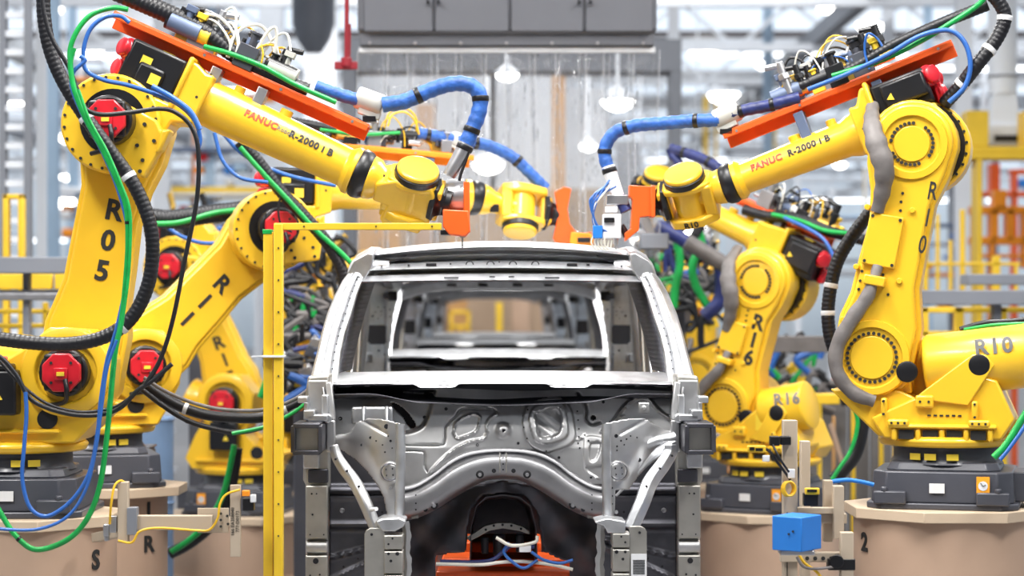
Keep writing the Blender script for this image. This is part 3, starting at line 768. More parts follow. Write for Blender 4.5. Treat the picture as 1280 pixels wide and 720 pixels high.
Yt = R11['rig'].w(R11['T']).y
tool(R11, 'roller_tool', 'orange two-pronged bracket on the wrist behind, hanging over the car roof centre', [
    ('tool_bracket', 'orange', poly_px([(693, 240), (705, 234), (714, 236), (709, 262), (712, 280), (722, 293), (740, 290), (741, 306), (722, 312), (694, 303), (691, 298), (697, 270)], Yt, .10), .005),
    ('tool_plate', 'orange2', poly_px([(714, 290), (738, 292), (742, 298), (740, 308), (722, 311), (712, 303)], Yt-.08, .03), .004),
    ('black_valve', 'black', box_px(722, 297, 738, 303, Yt-.11, .04), .003),
    ('spindle', 'steel', MB().cyl(P(742, 290, Yt-.05), P(744, 314, Yt-.05), .018, seg=12).cyl(P(736, 296, Yt-.05), P(752, 296, Yt-.05), .012, seg=10), .002)])
Yt = R05['rig'].w(R05['T']).y
tool(R05, 'spot_tool', 'grey hub and orange block with fine nozzle on the tip of robot R05', [
    ('hub', 'steel', MB().lathe([(0, .075), (.02, .082), (.09, .082), (.10, .07)], P(556, 246, Yt+.05), P(586, 246, Yt+.05), 28), .003),
    ('tool_plate', 'orange', box_px(580, 228, 587, 276, Yt, .16), .003),
    ('tool_block', 'orange', poly_px([(554, 262), (586, 264), (588, 290), (582, 296), (562, 294), (554, 284)], Yt-.03, .12), .006),
    ('black_clamp', 'black', box_px(551, 288, 570, 294, Yt-.03, .10), .003),
    ('nozzle', 'steel', MB().cyl(P(578, 292, Yt-.03), P(578, 297, Yt-.03), .014, seg=10).cyl(P(578, 295, Yt-.03), P(578, 310, Yt-.03), .004, seg=8), 0)])
Y16 = R16['rig'].w(R16['T']).y
t = tool(R16, 'spot_tool', 'grey and white tool half hidden between the car roof and robot R10', [
    ('tool_body', 'hallgrey', box_px(800, 292, 835, 312, Y16, .2), .01), ('tool_arm', 'steel', MB().bar(P(792, 232, Y16), P(815, 300, Y16), .06, .06), .005)])
# ------------------------------------------------------------------ car body (local: x right, y back from the cowl front, z up)
CYAW = math.radians(.6)
CX0 = -.04
def ccx(Y): return 640+F*(CX0-math.tan(CYAW)*(Y-10))/Y
CMX = Matrix.Translation((CX0, 10, 0)) @ Matrix.Rotation(CYAW, 4, 'Z')
CINV = CMX.inverted()
def cp(dx, py, Y, s=1):
    """car-local point: dx pixels out from the car's centre line on side s (-1 left, 1 right), seen at row py, Y metres away"""
    z = H-(py-HZ)/F*Y
    return Vector((s*dx/F*Y, Y-10, z))
def cq(px, py, Y):
    """pixel of the picture to car-local (front of the car)"""
    return Vector(((px-629)/F*Y, Y-10, H-(py-HZ)/F*Y))

car = empty('car_body', (CX0, 10, 0), CYAW, 'bare silver car body shell at the front, empty windscreen opening facing us', 'car body', 'bare metal car bodies in line')

def seg_d(p, a, b):
    ax, ay = a; bx, by = b; dx, dy = bx-ax, by-ay
    L = dx*dx+dy*dy
    t = 0 if L == 0 else max(0, min(1, ((p[0]-ax)*dx+(p[1]-ay)*dy)/L))
    return math.hypot(p[0]-ax-t*dx, p[1]-ay-t*dy)
def poly_d(p, pl): return min(seg_d(p, pl[i], pl[i+1]) for i in range(len(pl)-1))
def inside(p, pl):
    c = False; j = len(pl)-1
    for i in range(len(pl)):
        if (pl[i][1] > p[1]) != (pl[j][1] > p[1]) and p[0] < (pl[j][0]-pl[i][0])*(p[1]-pl[i][1])/(pl[j][1]-pl[i][1])+pl[i][0]: c = not c
        j = i
    return c
def sm(pl, closed=False, n=4):
    v = [Vector((a[0], a[1], 0)) for a in pl]
    if closed: v = v+[v[0]]
    return [(q.x, q.y) for q in catmull(v, n)]
def ss(t): t = max(0., min(1., t)); return t*t*(3-2*t)

def relief(name, outline, step, hf, Yb, m, holes=(), thick=.003, parent=car, edge=3.):
    """pressed sheet: outline in picture pixels, hf(x,y) metres towards us, Yb(x,y) distance"""
    xs = [p[0] for p in outline]; ys = [p[1] for p in outline]
    x0, x1, y0, y1 = min(xs), max(xs), min(ys), max(ys)
    nx = int((x1-x0)/step)+1; ny = int((y1-y0)/step)+1
    mb = MB(); idx = {}; vs = []; fs = []
    def vert(i, j):
        if (i, j) not in idx:
            x = x0+(x1-x0)*i/nx; y = y0+(y1-y0)*j/ny
            if not inside((x, y), outline):     # pull rim vertices onto the outline
                best = None
                for k in range(len(outline)):
                    a, b = outline[k], outline[(k+1) % len(outline)]
                    dx, dy = b[0]-a[0], b[1]-a[1]; L = dx*dx+dy*dy or 1e-9
                    t = max(0, min(1, ((x-a[0])*dx+(y-a[1])*dy)/L)); q = (a[0]+t*dx, a[1]+t*dy)
                    d = math.hypot(q[0]-x, q[1]-y)
                    if best is None or d < best[0]: best = (d, q)
                x, y = best[1]
            idx[(i, j)] = len(vs); vs.append(cq(x, y, Yb(x, y)-hf(x, y)))
        return idx[(i, j)]
    for i in range(nx):
        for j in range(ny):
            x = x0+(x1-x0)*(i+.5)/nx; y = y0+(y1-y0)*(j+.5)/ny
            if not inside((x, y), outline): continue
            if any(inside((x, y), h) for h in holes): continue
            fs.append((vert(i, j), vert(i+1, j), vert(i+1, j+1), vert(i, j+1)))
    mb.geo(vs, fs)
    return mb.build(name, m, parent, solid=thick, ang=60)

def bead(p, pl, w, h): 
    d = poly_d(p, pl)
    return h*(1-ss(d/w)) if d < w else 0.

# firewall ----------------------------------------------------------
left_step = sm([(548, 488), (543, 503), (540, 518), (530, 536), (516, 543), (500, 545)])
beads_ = [(sm([(500, 556), (548, 556.5), (556, 552), (557, 536), (562, 527), (570, 520), (576, 512), (590, 510), (614, 511), (621, 515)]), 2.6, -.011),
          (sm([(567, 541), (570, 530), (580, 522), (592, 518), (600, 521), (599, 531), (594, 540), (580, 546), (572, 548), (567, 541)]), 2.6, .010),
          (sm([(609, 540), (608.5, 531), (613, 523), (620, 518)]), 3, .010),
          (sm([(536, 592), (552, 575), (566, 563), (584, 553), (600, 549.5), (606, 547), (608, 543)]), 2.8, .011),
          (sm([(500, 563.5), (526, 564), (531, 568), (531.5, 583), (536, 592)]), 2.2, -.009),
          (sm([(722, 492), (731, 503), (734, 515), (733, 524), (740, 531), (750, 528)]), 4.0, -.018),
          (sm([(768, 526), (778, 512), (790, 501), (803, 495), (812, 500), (822, 512), (838, 524)]), 4.5, .022),
          (sm([(752, 540), (766, 527), (780, 520)]), 3, .010),
          (sm([(722, 550), (729, 547), (731, 545), (731, 578), (735, 590), (747, 598)]), 2., .007),
          (sm([(655, 566), (676, 572), (700, 590), (720, 602), (745, 607)]), 2.4, .009),
          (sm([(412, 498), (450, 492), (490, 488), (530, 493)]), 3.5, .012)]
boss_o = sm([(657, 508), (668, 500), (694, 496), (706, 499), (715, 512), (719, 530), (720, 548), (712, 557), (694, 564), (680, 566), (664, 558), (656, 545), (653, 525)], True)
boss_i = sm([(664, 512), (672, 506), (696, 502), (706, 506), (710, 525), (711, 542), (704, 550), (686, 555), (670, 552), (664, 540), (661, 524)], True)
boss_c = sm([(667, 515), (690, 509), (701, 511), (704, 528), (701, 540), (692, 547), (674, 547), (670, 536)], True)
plate_r = sm([(731, 547), (738, 544), (755, 547), (758, 552), (758, 576), (754, 582), (736, 584), (731, 578)], True)
plate_i = sm([(738, 553), (748, 551), (752, 555), (750, 566), (745, 576), (738, 577), (736, 565)], True)
slot = sm([(489, 503), (496, 504), (508, 513), (518, 526), (520, 532), (517, 535), (511, 533), (503, 520), (492, 509)], True)
cone = (629.5, 538.)
big_l = sm([(445, 535), (452, 518), (470, 508), (492, 505), (500, 520), (500, 545)])
def fw_h(x, y):
    h = 0.
    p = (x, y)
    for pl, w, hh in beads_: h += bead(p, pl, w*.72, hh*1.25)
    # stepped well on the left
    if x < 552 and y < 550:
        d = poly_d(p, left_step); ins = (x < 545 and y < 545)
        if d < 30 or ins:
            k = inside(p, left_step+[(400, 545), (400, 488)])
            h += -.03*ss(d/7) if k else 0
    d = math.hypot(x-cone[0], (y-cone[1])*1.05)
    h += .028*(1-ss((d-3)/9)) if d < 12 else 0
    if inside(p, boss_o):
        d = poly_d(p, boss_o); h += .020*ss(d/2.)
        if inside(p, boss_i):
            d = poly_d(p, boss_i); h += .022*ss(d/2.)
            if inside(p, boss_c):
                d = poly_d(p, boss_c); h -= .05*ss(d/2.5)
                h += .006*math.sin((y-.75*x)*.28)
    if inside(p, plate_r):
        h += .010*ss(poly_d(p, plate_r)/1.6)
        if inside(p, plate_i): h -= .016*ss(poly_d(p, plate_i)/1.5)
    # slow dishing
    h += .012*math.sin(x*.031)*math.sin(y*.05)+.02*math.exp(-((x-590)**2/1800+(y-535)**2/700))
    return h
fw_out = [(412, 486), (470, 484), (560, 484), (700, 484), (800, 484), (848, 486), (848, 560), (842, 606), (760, 606), (726, 604), (700, 592), (676, 576), (650, 567), (629, 565), (608, 567), (582, 576), (560, 592), (536, 606), (500, 608), (412, 606)]
hole = lambda x, y, r: circ((x, y), r, 10)
def fwY(x, y): return 10.06+max(0, (560-y))*.0008
fw = relief('firewall', fw_out, 1.35, fw_h, fwY, M['body'], holes=[slot, hole(742, 522, 3.4), hole(629.5, 538, 2.2)])
g = MB()
for x, y, r in ((558, 511, 2.2), (531, 521.5, 2.2), (426, 523, 2.4), (597, 556, 1.8), (648, 554, 1.8), (754.5, 502.5, 2), (699, 572, 1.8), (736, 551, 1.4), (654, 520, 1), (655, 534, 1), (660, 512, 1), (659, 548, 1), (722, 514, 1.1), (723, 525, 1.1), (724, 536, 1.1), (724, 546, 1.1), (723, 554, 1.1), (550, 586, 1), (585, 571, 1), (725, 560, 1.1), (739, 597, 1.5), (683, 564, 1), (697, 502, 1)):
    a = cq(x, y, fwY(x, y)-fw_h(x, y)); g.cyl(a+Vector((0, .004, 0)), a-Vector((0, .006, 0)), r/280, seg=10)
g.build('hole', M['bodyblack'], fw)
g = MB()
for x, y, r in ((426, 523, 1.1), (478, 532, 2.4), (786, 508, 3), (839, 520, 2.5), (597, 556, .9)):
    a = cq(x, y, fwY(x, y)-fw_h(x, y)); g.cyl(a, a-Vector((0, .03, 0)), r/280, seg=10)
g.build('weld_stud', M['steel'], fw)

# cross member under the firewall -----------------------------------
up_ = sm([(412, 612), (470, 612), (497, 609), (520, 604), (543, 590), (565, 573), (590, 563), (629, 560), (668, 563), (693, 573), (715, 590), (738, 604), (761, 609), (790, 612), (848, 612)])
lo_ = sm([(412, 646), (470, 647), (500, 648), (520, 646), (545, 635), (568, 620), (590, 607), (608, 599), (629, 597), (650, 599), (668, 607), (690, 620), (713, 635), (738, 646), (760, 648), (790, 647), (848, 646)])
def yat(pl, x):
    for i in range(len(pl)-1):
        if pl[i][0] <= x <= pl[i+1][0]:
            return pl[i][1]+(pl[i+1][1]-pl[i][1])*(x-pl[i][0])/(pl[i+1][0]-pl[i][0]+1e-9)
    return pl[-1][1] if x > pl[-1][0] else pl[0][1]
prof = [(0, .0), (.05, .012), (.12, .014), (.17, .002), (.21, .004), (.25, .05), (.30, .078), (.38, .088), (.55, .09), (.72, .09), (.86, .084), (.94, .06), (1.0, .01), (1.04, -.06)]
vs = []; fs = []; N = 130
for i in range(N+1):
    x = 499+(761-499)*i/N
    a, b_ = yat(up_, x), yat(lo_, x)
    for t, h in prof: vs.append(cq(x, a+(b_-a)*t, 10.05-h))
k = len(prof)
for i in range(N):
    for j in range(k-1): fs.append((i*k+j, (i+1)*k+j, (i+1)*k+j+1, i*k+j+1))
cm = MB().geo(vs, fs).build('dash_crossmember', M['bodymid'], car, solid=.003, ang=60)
g = MB(); g2 = MB()
def cm_p(x, y):
    a, b_ = yat(up_, x), yat(lo_, x); t = (y-a)/(b_-a); hh = .1
    for i in range(len(prof)-1):
        if prof[i][0] <= t <= prof[i+1][0]: hh = prof[i][1]+(prof[i+1][1]-prof[i][1])*(t-prof[i][0])/(prof[i+1][0]-prof[i][0])
    return cq(x, y, 10.05-hh-.001)
for x, y in ((600, 593), (659, 593), (543, 631.5), (716, 631.5)):
    a = cm_p(x, y); g.lathe([(-.002, .018), (.004, .018), (.006, .012)], a, a-Vector((0, 1, 0)), 14); g2.cyl(a, a-Vector((0, .03, 0)), .008, seg=8)
for x, y in ((617.5, 588.5), (642, 588.5), (532, 637), (729, 637)): 
    a = cm_p(x, y); g.lathe([(-.002, .010), (.003, .010)], a, a-Vector((0, 1, 0)), 12)
for x in (520, 740):
    for y in (619, 629, 637): a = cm_p(x, y); g.lathe([(-.002, .004), (.002, .004)], a, a-Vector((0, 1, 0)), 8)
for y in (566, 573, 580, 587): a = cm_p(629, y); g.lathe([(-.002, .004), (.002, .004)], a, a-Vector((0, 1, 0)), 8)
g.build('hole', M['bodyblack'], cm); g2.build('weld_stud', M['steel'], cm)
g = MB()
for x in (625, 633):
    pts = [cm_p(x, yat(up_, x)+(yat(lo_, x)-yat(up_, x))*t) for t in (.02, .15, .3, .45, .6, .8, .95)]
    g.tube(pts, .003, 6, 3)
g.build('seam', M['bodywarm'], cm)

# dark front floor and tunnel ---------------------------------------
fl_l = [(505, 640), (546, 634), (590, 608), (629, 600), (668, 608), (712, 634), (753, 640), (757, 720), (757, 735), (713, 735), (713, 704), (680, 690), (672, 640), (655, 620), (629, 616), (604, 620), (588, 640), (583, 690), (545, 694), (545, 735), (505, 735)]
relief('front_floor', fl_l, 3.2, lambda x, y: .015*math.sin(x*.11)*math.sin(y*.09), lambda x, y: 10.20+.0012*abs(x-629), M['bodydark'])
# tunnel: an arch running back under the cabin
vs = []; fs = []
arch = [(588, 700), (589, 660), (596, 632), (608, 621), (629, 618), (650, 621), (664, 632), (671, 660), (672, 700)]
for j, yy in enumerate((.2, .6, 1.2, 2.0)):
    for p in arch:
        q = cq(p[0], p[1], 10.2); vs.append(Vector((q.x, yy, q.z-.05*j)))
n_ = len(arch)
for j in range(3):
    for i in range(n_-1): fs.append((j*n_+i, j*n_+i+1, (j+1)*n_+i+1, (j+1)*n_+i))
MB().geo(vs, fs).build('tunnel', M['bodydark'], car, solid=.004)
MB().box((0, 2.0, .80), (.60, .02, .50)).build('tunnel_shade_panel', M['bodydark'], car)  # added panel that closes the tunnel to keep it dark inside
a_, b_ = cq(478, 496, 10.2), cq(526, 542, 10.2); MB().box((a_+b_)/2, (abs(a_.x-b_.x), .02, abs(a_.z-b_.z))).build('plenum_shade_panel', M['bodyblack'], car)  # black panels added so the firewall openings read as dark
a_, b_ = cq(736, 515, 10.2), cq(750, 530, 10.2); MB().box((a_+b_)/2, (abs(a_.x-b_.x), .02, abs(a_.z-b_.z))).build('plenum_shade_panel', M['bodyblack'], car)
pts = [(596, 664), (606, 657), (622, 653), (640, 653), (655, 658), (663, 664), (663, 668), (650, 663), (629, 660), (612, 663), (600, 670), (588, 676), (583, 672)]
v = [cq(a, b_, 10.35) for a, b_ in pts]
br = MB().prism([(q.x, q.z) for q in v], .33, .37).build('tunnel_bracket', M['bodywarm'], car, .003)
g = MB()
for q in ((608, 662), (618, 657), (629, 656), (640, 657), (652, 661)): a = cq(q[0], q[1], 10.33); g.cyl(a+Vector((0, .0, 0)), a-Vector((0, .004, 0)), .006, seg=8)
g.build('hole', M['bodyblack'], br)
for s in (-1, 1):
    b = MB()
    for i in range(6):
        a = cp(60-i*0+0, 0, 10.1) if 0 else None
        x0, y0 = 629+s*(110-9*i), 646-6.2*i
        b.box(cq(x0, y0, 10.02), (.03, .006, .014))
    b.build('spot_weld_tab', M['bodywarm'], car)

# cowl ---------------------------------------------------------------
def sweep(name, secs, xs, m, **k):
    """secs(x)-> list of (py, Y) around; xs = car-centre pixel offsets"""
    vs = []; fs = []; kk = None
    for x in xs:
        s_ = secs(x); kk = len(s_)
        for py, Y in s_: vs.append(cp(x, py, Y))
    for i in range(len(xs)-1):
        for j in range(kk-1): fs.append((i*kk+j, (i+1)*kk+j, (i+1)*kk+j+1, i*kk+j+1))
    return MB().geo(vs, fs).build(name, m, car, **k)
XS = [-212+424*i/106 for i in range(107)]
def cowl(x):
    c = 2.5*(x/210)**2; bow = .10*(x/210)**2
    return [(463.5+c, 10.40+bow), (464.2+c, 10.26+bow), (470+c, 10.14+bow), (475.5+c, 10.05+bow), (477+c, 10.05+bow)]
sweep('cowl_panel', cowl, XS, M['bodybright'], solid=.004)
def notch(x):
    a = abs(x)
    return 4.2*(ss((a-54)/8) - ss((a-102)/10))+3.0*(ss((a-14)/5)*0+ (1-ss((a-44)/8))*ss((a-36)/1.)*0) + 4.0*(ss((a-186)/6)-ss((a-205)/6))*.4
def lip(x):
    c = 2.5*(x/210)**2; bow = .10*(x/210)**2
    return [(476.5+c, 10.05+bow), (477.5+c, 9.97+bow), (479.5+c+notch(x), 9.955+bow), (480+c+notch(x), 9.965+bow)]
sweep('cowl_lip', lip, XS, M['bodybright'], solid=.003)
def under(x):
    a = abs(x); c = 2.0*(x/210)**2
    return [(479+c, 10.0), (483+c, 10.10), (490+c+2*math.exp(-(x/70)**2), 10.14), (497+c+6*math.exp(-(x/75)**2), 10.09), (502+c+5*math.exp(-(x/80)**2)-11*ss((a-100)/70), 9.99)]
sweep('cowl_underside', under, XS, M['bodydark'], solid=.003)  # dark strip carries the shadow under the cowl in its colour
g = MB()
for x in (-78, -70, 60, 76, 150, 168, -170): g.box(cp(x, 481+2.5*(x/210)**2, 9.95), (.022, .004, .004))
g.build('hole', M['bodyblack'], car)
# dashboard cross beam and shelf seen through the screen opening
def shelf(x): return [(462.8+1.5*(x/180)**2, 10.6), (457+1.2*(x/180)**2, 10.9)] 
# aprons, braces, hinge pillars --------------------------------------
def mir(pl, s): return [((p[0] if s < 0 else 1258-p[0]), p[1]) for p in pl]
for s in (-1, 1):
    if s < 0:
        ap = [(412, 545), (436, 541), (446, 528), (460, 523), (480, 524), (503, 530), (505, 534), (505, 652), (486, 655), (483, 640), (479, 620), (470, 604), (458, 588), (444, 574), (428, 563), (412, 558)]
        disc = (487, 590, 10.5)
    else:
        ap = mir([(408, 540), (430, 536), (446, 527), (452, 523), (478, 524), (505, 530), (505, 534), (503, 648), (490, 650), (489, 612), (472, 612), (462, 598), (448, 582), (432, 572), (408, 560)], 1)
        disc = (773, 589, 10.5)
    Lx = lambda x: x if s < 0 else 1258-x
    def apY(x, y, s=s):
        u = Lx(x); t = ss((u-412)/85)
        return 9.93-.20*t
    def apH(x, y, s=s):
        u = Lx(x); h = .035*math.exp(-((u-455)**2/500+(y-560)**2/900))
        h += .028*(1-ss(abs(u-500)/5.5))
        h += .02*math.exp(-((u-425)**2/200+(y-549)**2/60)); h -= .008*(1-ss(abs((y-527)-.55*(u-455))/3)) if 450 < u < 485 else 0
        if math.hypot(x-disc[0], y-disc[1]) < disc[2]+3: h += .016*(1-ss((math.hypot(x-disc[0], y-disc[1])-disc[2]+1)/3))
        return h
    apn = relief('apron_panel', ap, 1.8, apH, apY, M['body'])
    g = MB(); rnd = random.Random(3+s)
    hl = [(463, 547, 1.8), (483, 533, 3.2), (470, 551, 1.1), (488, 551, 1.6), (478, 556, 1), (481, 565, 1.1), (452, 556, 1.6), (490, 560, .9), (485, 545, .9)]
    if s > 0: hl = [(488, 545, 2.4), (482, 551, 1.2), (487, 558, 1.2), (475, 549, 1.1), (478, 556, .9), (459, 575, 2.6), (487, 563, 1), (470, 545, 1), (493, 610, 1.2), (493, 620, 1.2), (493, 630, 1.2), (462, 547, 1)]
    for x, y, r in hl:
        x = x if s < 0 else 1258-x
        a = cq(x, y, apY(x, y)-apH(x, y)); g.cyl(a+Vector((0, .008, 0)), a-Vector((0, .004, 0)), r/285, seg=10)
    for a_ in range(4):
        r = math.radians(40+90*a_); x, y = disc[0]+5.5*math.cos(r), disc[1]+5.5*math.sin(r)
        a = cq(x, y, apY(x, y)-apH(x, y)); g.cyl(a+Vector((0, .006, 0)), a-Vector((0, .002, 0)), .0045, seg=8)
    g.build('hole', M['bodyblack'], apn)
    a = cq(disc[0], disc[1], apY(disc[0], disc[1])-.02)
    MB().torus(a-Vector((0, .0, 0)), (0, 1, 0), .037, .003, 28, 6).build('disc_rim', M['bodydark'], apn)
    # rolled front edge of the apron and the foot plate it stands on
    g = MB().tube([cq(Lx(500), 530, 9.70), cq(Lx(500.5), 560, 9.69), cq(Lx(500), 600, 9.69), cq(Lx(498.5), 650, 9.70)], .021, 12, 5)
    g.build('rolled_edge', M['bodybright'], apn)
    b = MB(); q = [(470, 650), (478, 646), (500, 645), (508, 649), (505, 656), (494, 662), (479, 662)] if s < 0 else [(478, 650), (500, 646), (516, 650), (515, 652), (505, 655), (500, 664), (478, 664)]
    v = [cq(Lx(p[0]), p[1], 9.62) for p in q]; b.prism([(p.x, p.z) for p in v], -.46, -.25)
    b.build('rail_cap', M['bodybright'], car, .006)
    # weld nuts
    g = MB(); x, y = Lx(488), (610 if s < 0 else 640)
    a = cq(x, y, 9.72); g.lathe([(0, .008), (.02, .007)], a, a-Vector((0, 1, 0)), 8); g.build('weld_stud', M['steel'], apn)
    # curved brace tube
    if s < 0: br = [(417, 556, 20), (421, 570, 20), (430, 585, 20), (444, 604, 20), (457, 630, 20), (470, 662, 20)]
    else: br = [(1258-838, 556, 20), (1258-838, 566, 20), (1258-828, 582, 20), (1258-812, 604, 20), (1258-802, 630, 20), (1258-788, 662, 20)]
    pts = [cq(Lx(p[0]), p[1], 9.78-.10*ss((p[1]-556)/100)) for p in br]
    g = MB().tube(pts, [.03, .034, .038, .040, .038, .036] if s > 0 else [.022, .028, .032, .033, .032, .03], 6, 7, flat=.8)
    bo = g.build('brace_tube', M['bodybright'] if s > 0 else M['body'], car, .006, ang=25)
    g = MB()
    for p, dx in ((br[2], 3), (br[3], 4), (br[4], -3), (br[4], 6), (br[1], -2)):
        a = cq(Lx(p[0]+dx), p[1]+4, 9.68); g.cyl(a, a+Vector((0, .06, 0)), .005, seg=8)
    g.build('hole', M['bodyblack'], bo)
    if s < 0: MB().cyl(cq(464, 637, 9.66), cq(470, 636, 9.62), .009, seg=10).build('weld_stud', M['white'], bo)
    # upper brace branch on the right
    if s > 0:
        MB().tube([cq(770+0, 620, 9.82), cq(806, 582, 9.80), cq(822, 566, 9.80), cq(842, 553, 9.84)], [.006, .012, .02, .022], 8, 6).build('brace_tube', M['bodybright'], car)
        MB().tube([cq(800, 562, 9.84), cq(820, 552, 9.83), cq(843, 548, 9.85)], [.016, .024, .03], 10, 6).build('brace_tube', M['bodybright'], car)
    # wheel-arch inner skin, dark, with pressings
    wo = [(Lx(p[0]), p[1]) for p in ((412, 556), (485, 556), (505, 610), (508, 735), (412, 735))]
    def waH(x, y, s=s):
        u = Lx(x); h = 0
        for yy, w, k_ in ((612, 6, .03), (622, 4, .012), (655, 6, .016), (690-.25*(u-440), 5, .024), (712-.45*(u-440), 5, .02)): h += k_*(1-ss(abs(y-yy)/w))
        h += .025*ss((y-604)/6)*(1-ss((y-656)/10))
        return h
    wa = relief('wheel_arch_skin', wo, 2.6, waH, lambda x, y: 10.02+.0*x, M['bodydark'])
    g = MB()
    for x, y, r in ((428, 638, 3), (456, 702, 1.5), (430, 708, 1.4), (478, 640, 1.5), (448, 698, 1.2)):
        a = cq(Lx(x), y, 10.02-waH(Lx(x), y)); g.cyl(a, a-Vector((0, .005, 0)), r/280, seg=10)
    g.build('hole', M['bodyblack'], wa)
    a = cq(Lx(428), 638, 9.94); MB().lathe([(0, .012), (.01, .006), (.05, .006)], a, a-Vector((0, 1, 0)), 8).build('weld_stud', M['steel'], wa)
    # strut reinforcement behind the right apron / silver box behind the left one
    if s < 0:
        b = box_ = MB()
        bx0, bx1 = cq(440, 508, 10.02), cq(492, 530, 10.02)
        b.box((bx0+bx1)/2, (abs(bx1.x-bx0.x), .05, abs(bx1.z-bx0.z)))
        b.box(cq(455, 520, 9.98), (.02, .04, .09)).box(cq(484, 520, 9.98), (.02, .04, .09))
        b.build('inner_bracket', M['bodybright'], car, .01)
    else:
        b = MB(); a = cq(805, 510, 9.97)
        b.box(a, (.05, .02, .05)).cyl(a, a-Vector((0, .03, 0)), .014, seg=6)
        b.build('inner_bracket', M['body'], car, .006)
    # hinge pillar
    hp = [(385, 470), (412, 468), (414, 500), (413, 600), (411, 640), (411, 735), (382, 735), (382, 606), (379, 600), (381, 500)]
    v = [cq(Lx(p[0]), p[1], 9.98) for p in hp]
    b = MB().prism([(p.x, p.z) for p in v], -.02, .35)
    po = b.build('hinge_pillar', M['bodywarm'], car, .012)
    for y0, y1, m_, dep in ((475, 528, 'body', .03), (566, 585, 'bodybright', .02), (586, 603, 'bodydark', .01), (606, 672, 'bodywarm', .03), (676, 690, 'body', .045), (693, 735, 'bodywarm', .03)):
        x0, x1 = (386, 411) if y0 < 600 else (383, 411)
        if y0 == 566: x0, x1 = 380, 400
        a, c_ = cq(Lx(x0), y0, 9.98), cq(Lx(x1), y1, 9.98)
        b = MB()
        if y0 == 676: b.cyl(Vector((a.x, -.03, (a.z+c_.z)/2)), Vector((c_.x, -.03, (a.z+c_.z)/2)), abs(a.z-c_.z)*.62, seg=20)
        else: b.box(((a+c_)/2)-Vector((0, dep/2, 0)), (abs(a.x-c_.x), dep+.03, abs(a.z-c_.z)))
        pl_ = b.build('pillar_plate', M[m_], po, .006)
        if y0 in (606, 693):
            g = MB()
            for x, y, r in (((390, 617, 1.2), (396, 617, 1), (391, 643, 1.2), (388, 668, .9), (405, 668, .9)) if y0 == 606 else ((395, 701, 3.6), (400, 718, 1.2), (388, 719, 1.2))):
                q = cq(Lx(x), y, 9.98-.045); g.cyl(q, q-Vector((0, .004, 0)), r/280, seg=12)
            g.build('hole', M['bodyblack'], pl_)
    # square bumper bracket with dark frame
    x0, x1, y0, y1 = 370, 403, 530, 563
    b = MB()
    for e0, e1 in (((x0, y0), (x1, y0)), ((x0, y1), (x1, y1)), ((x0, y0), (x0, y1)), ((x1, y0), (x1, y1))):
        b.bar(cq(Lx(e0[0]), e0[1], 9.72), cq(Lx(e1[0]), e1[1], 9.72), .018, .018) if 0 else b.bar(cq(Lx(e0[0]), e0[1], 9.80), cq(Lx(e1[0]), e1[1], 9.80), .020, .30, (0, 1, 0))
    bb = b.build('bumper_bracket', M['bodydark'], car, .004)
    a, c_ = cq(Lx(x0), y0, 9.71), cq(Lx(x1), y1, 9.71)
    MB().box((a+c_)/2, (abs(a.x-c_.x), .01, abs(a.z-c_.z))).build('bracket_back', M['bodywarm'], bb)
    # brackets above
    b = MB()
    b.box(cq(Lx(388), 518, 9.88), (.05, .12, .045)).box(cq(Lx(380), 499, 9.90), (.045, .12, .03)).box(cq(Lx(398), 522, 9.86), (.09, .08, .03)).box(cq(Lx(407), 510, 9.9), (.03, .06, .12)).box(cq(Lx(384), 508, 9.9), (.02, .1, .05))
    b.cyl(cq(Lx(409), 523, 9.84), cq(Lx(409), 523, 9.9), .022, seg=10)
    b.build('hinge_bracket', M['bodybright'], car, .006)
    MB().bar(cq(Lx(411), 478, 9.93), cq(Lx(416), 525, 9.90), .03, .03).bar(cq(Lx(404), 484, 9.93), cq(Lx(409), 524, 9.90), .012, .03).bar(cq(Lx(414), 525, 9.90), cq(Lx(414), 565, 9.90), .04, .05).build('pillar_flange', M['body'], car, .008)
    # rail ends at the bottom
    if s < 0: tall = (455, 480, 660); box1 = (480, 504, 667)
    else: tall = (1258-808, 1258-786, 658); box1 = (1258-786, 1258-764, 665)
    y0 = tall[2]
    pts = [(tall[0], 735), (tall[0], y0+7), (tall[0]+2.5, y0+2.5), (tall[0]+7, y0), (tall[1]-1, y0), (tall[1], y0+1), (tall[1], 735)]
    v = [cq(Lx(p[0]), p[1], 9.55) for p in pts]
    tp = MB().prism([(p.x, p.z) for p in v], -.45, -.43).build('rail_end_plate', M['bodywarm'], car, .003)
    q = cq(Lx(tall[0]+9), y0+8, 9.55-.004); MB().cyl(q+Vector((0, .01, 0)), q-Vector((0, .002, 0)), .006, seg=10).build('hole', M['bodyblack'], tp)
    if s > 0:
        a = cq(798, 707, 9.54); lb = MB().box(a, (.066, .004, .10)).build('paper_label', M['white'], tp)
        g = MB()
        for i in range(9): g.box(a+Vector((0, -.003, .022-.007*i)), (.05, .002, .0035))
        g.build('barcode', M['ink'], lb)
    x0, x1, yb = box1
    b = MB()
    for ya, yc in ((yb, yb+18), (yb+20, yb+48), (yb+50, 735)):
        a, c_ = cq(Lx(x0), ya, 9.6), cq(Lx(x1), yc, 9.6); b.box((a+c_)/2, (abs(a.x-c_.x), .12, abs(a.z-c_.z)))
    rb = b.build('rail_end_box', M['bodywarm'], car, .006)
    g = MB()
    for x, y, r in ((x0+10, yb+6, 1.3), (x0+5, yb+13, 1.4), (x0+5, yb+25, 1.8), (x0+16, yb+25, 2.4), (x0+8, yb+34, 1.8)):
        q = cq(Lx(x), y, 9.54); g.cyl(q+Vector((0, .01, 0)), q-Vector((0, .003, 0)), r/290, seg=10)
    g.build('hole', M['bodyblack'], rb)
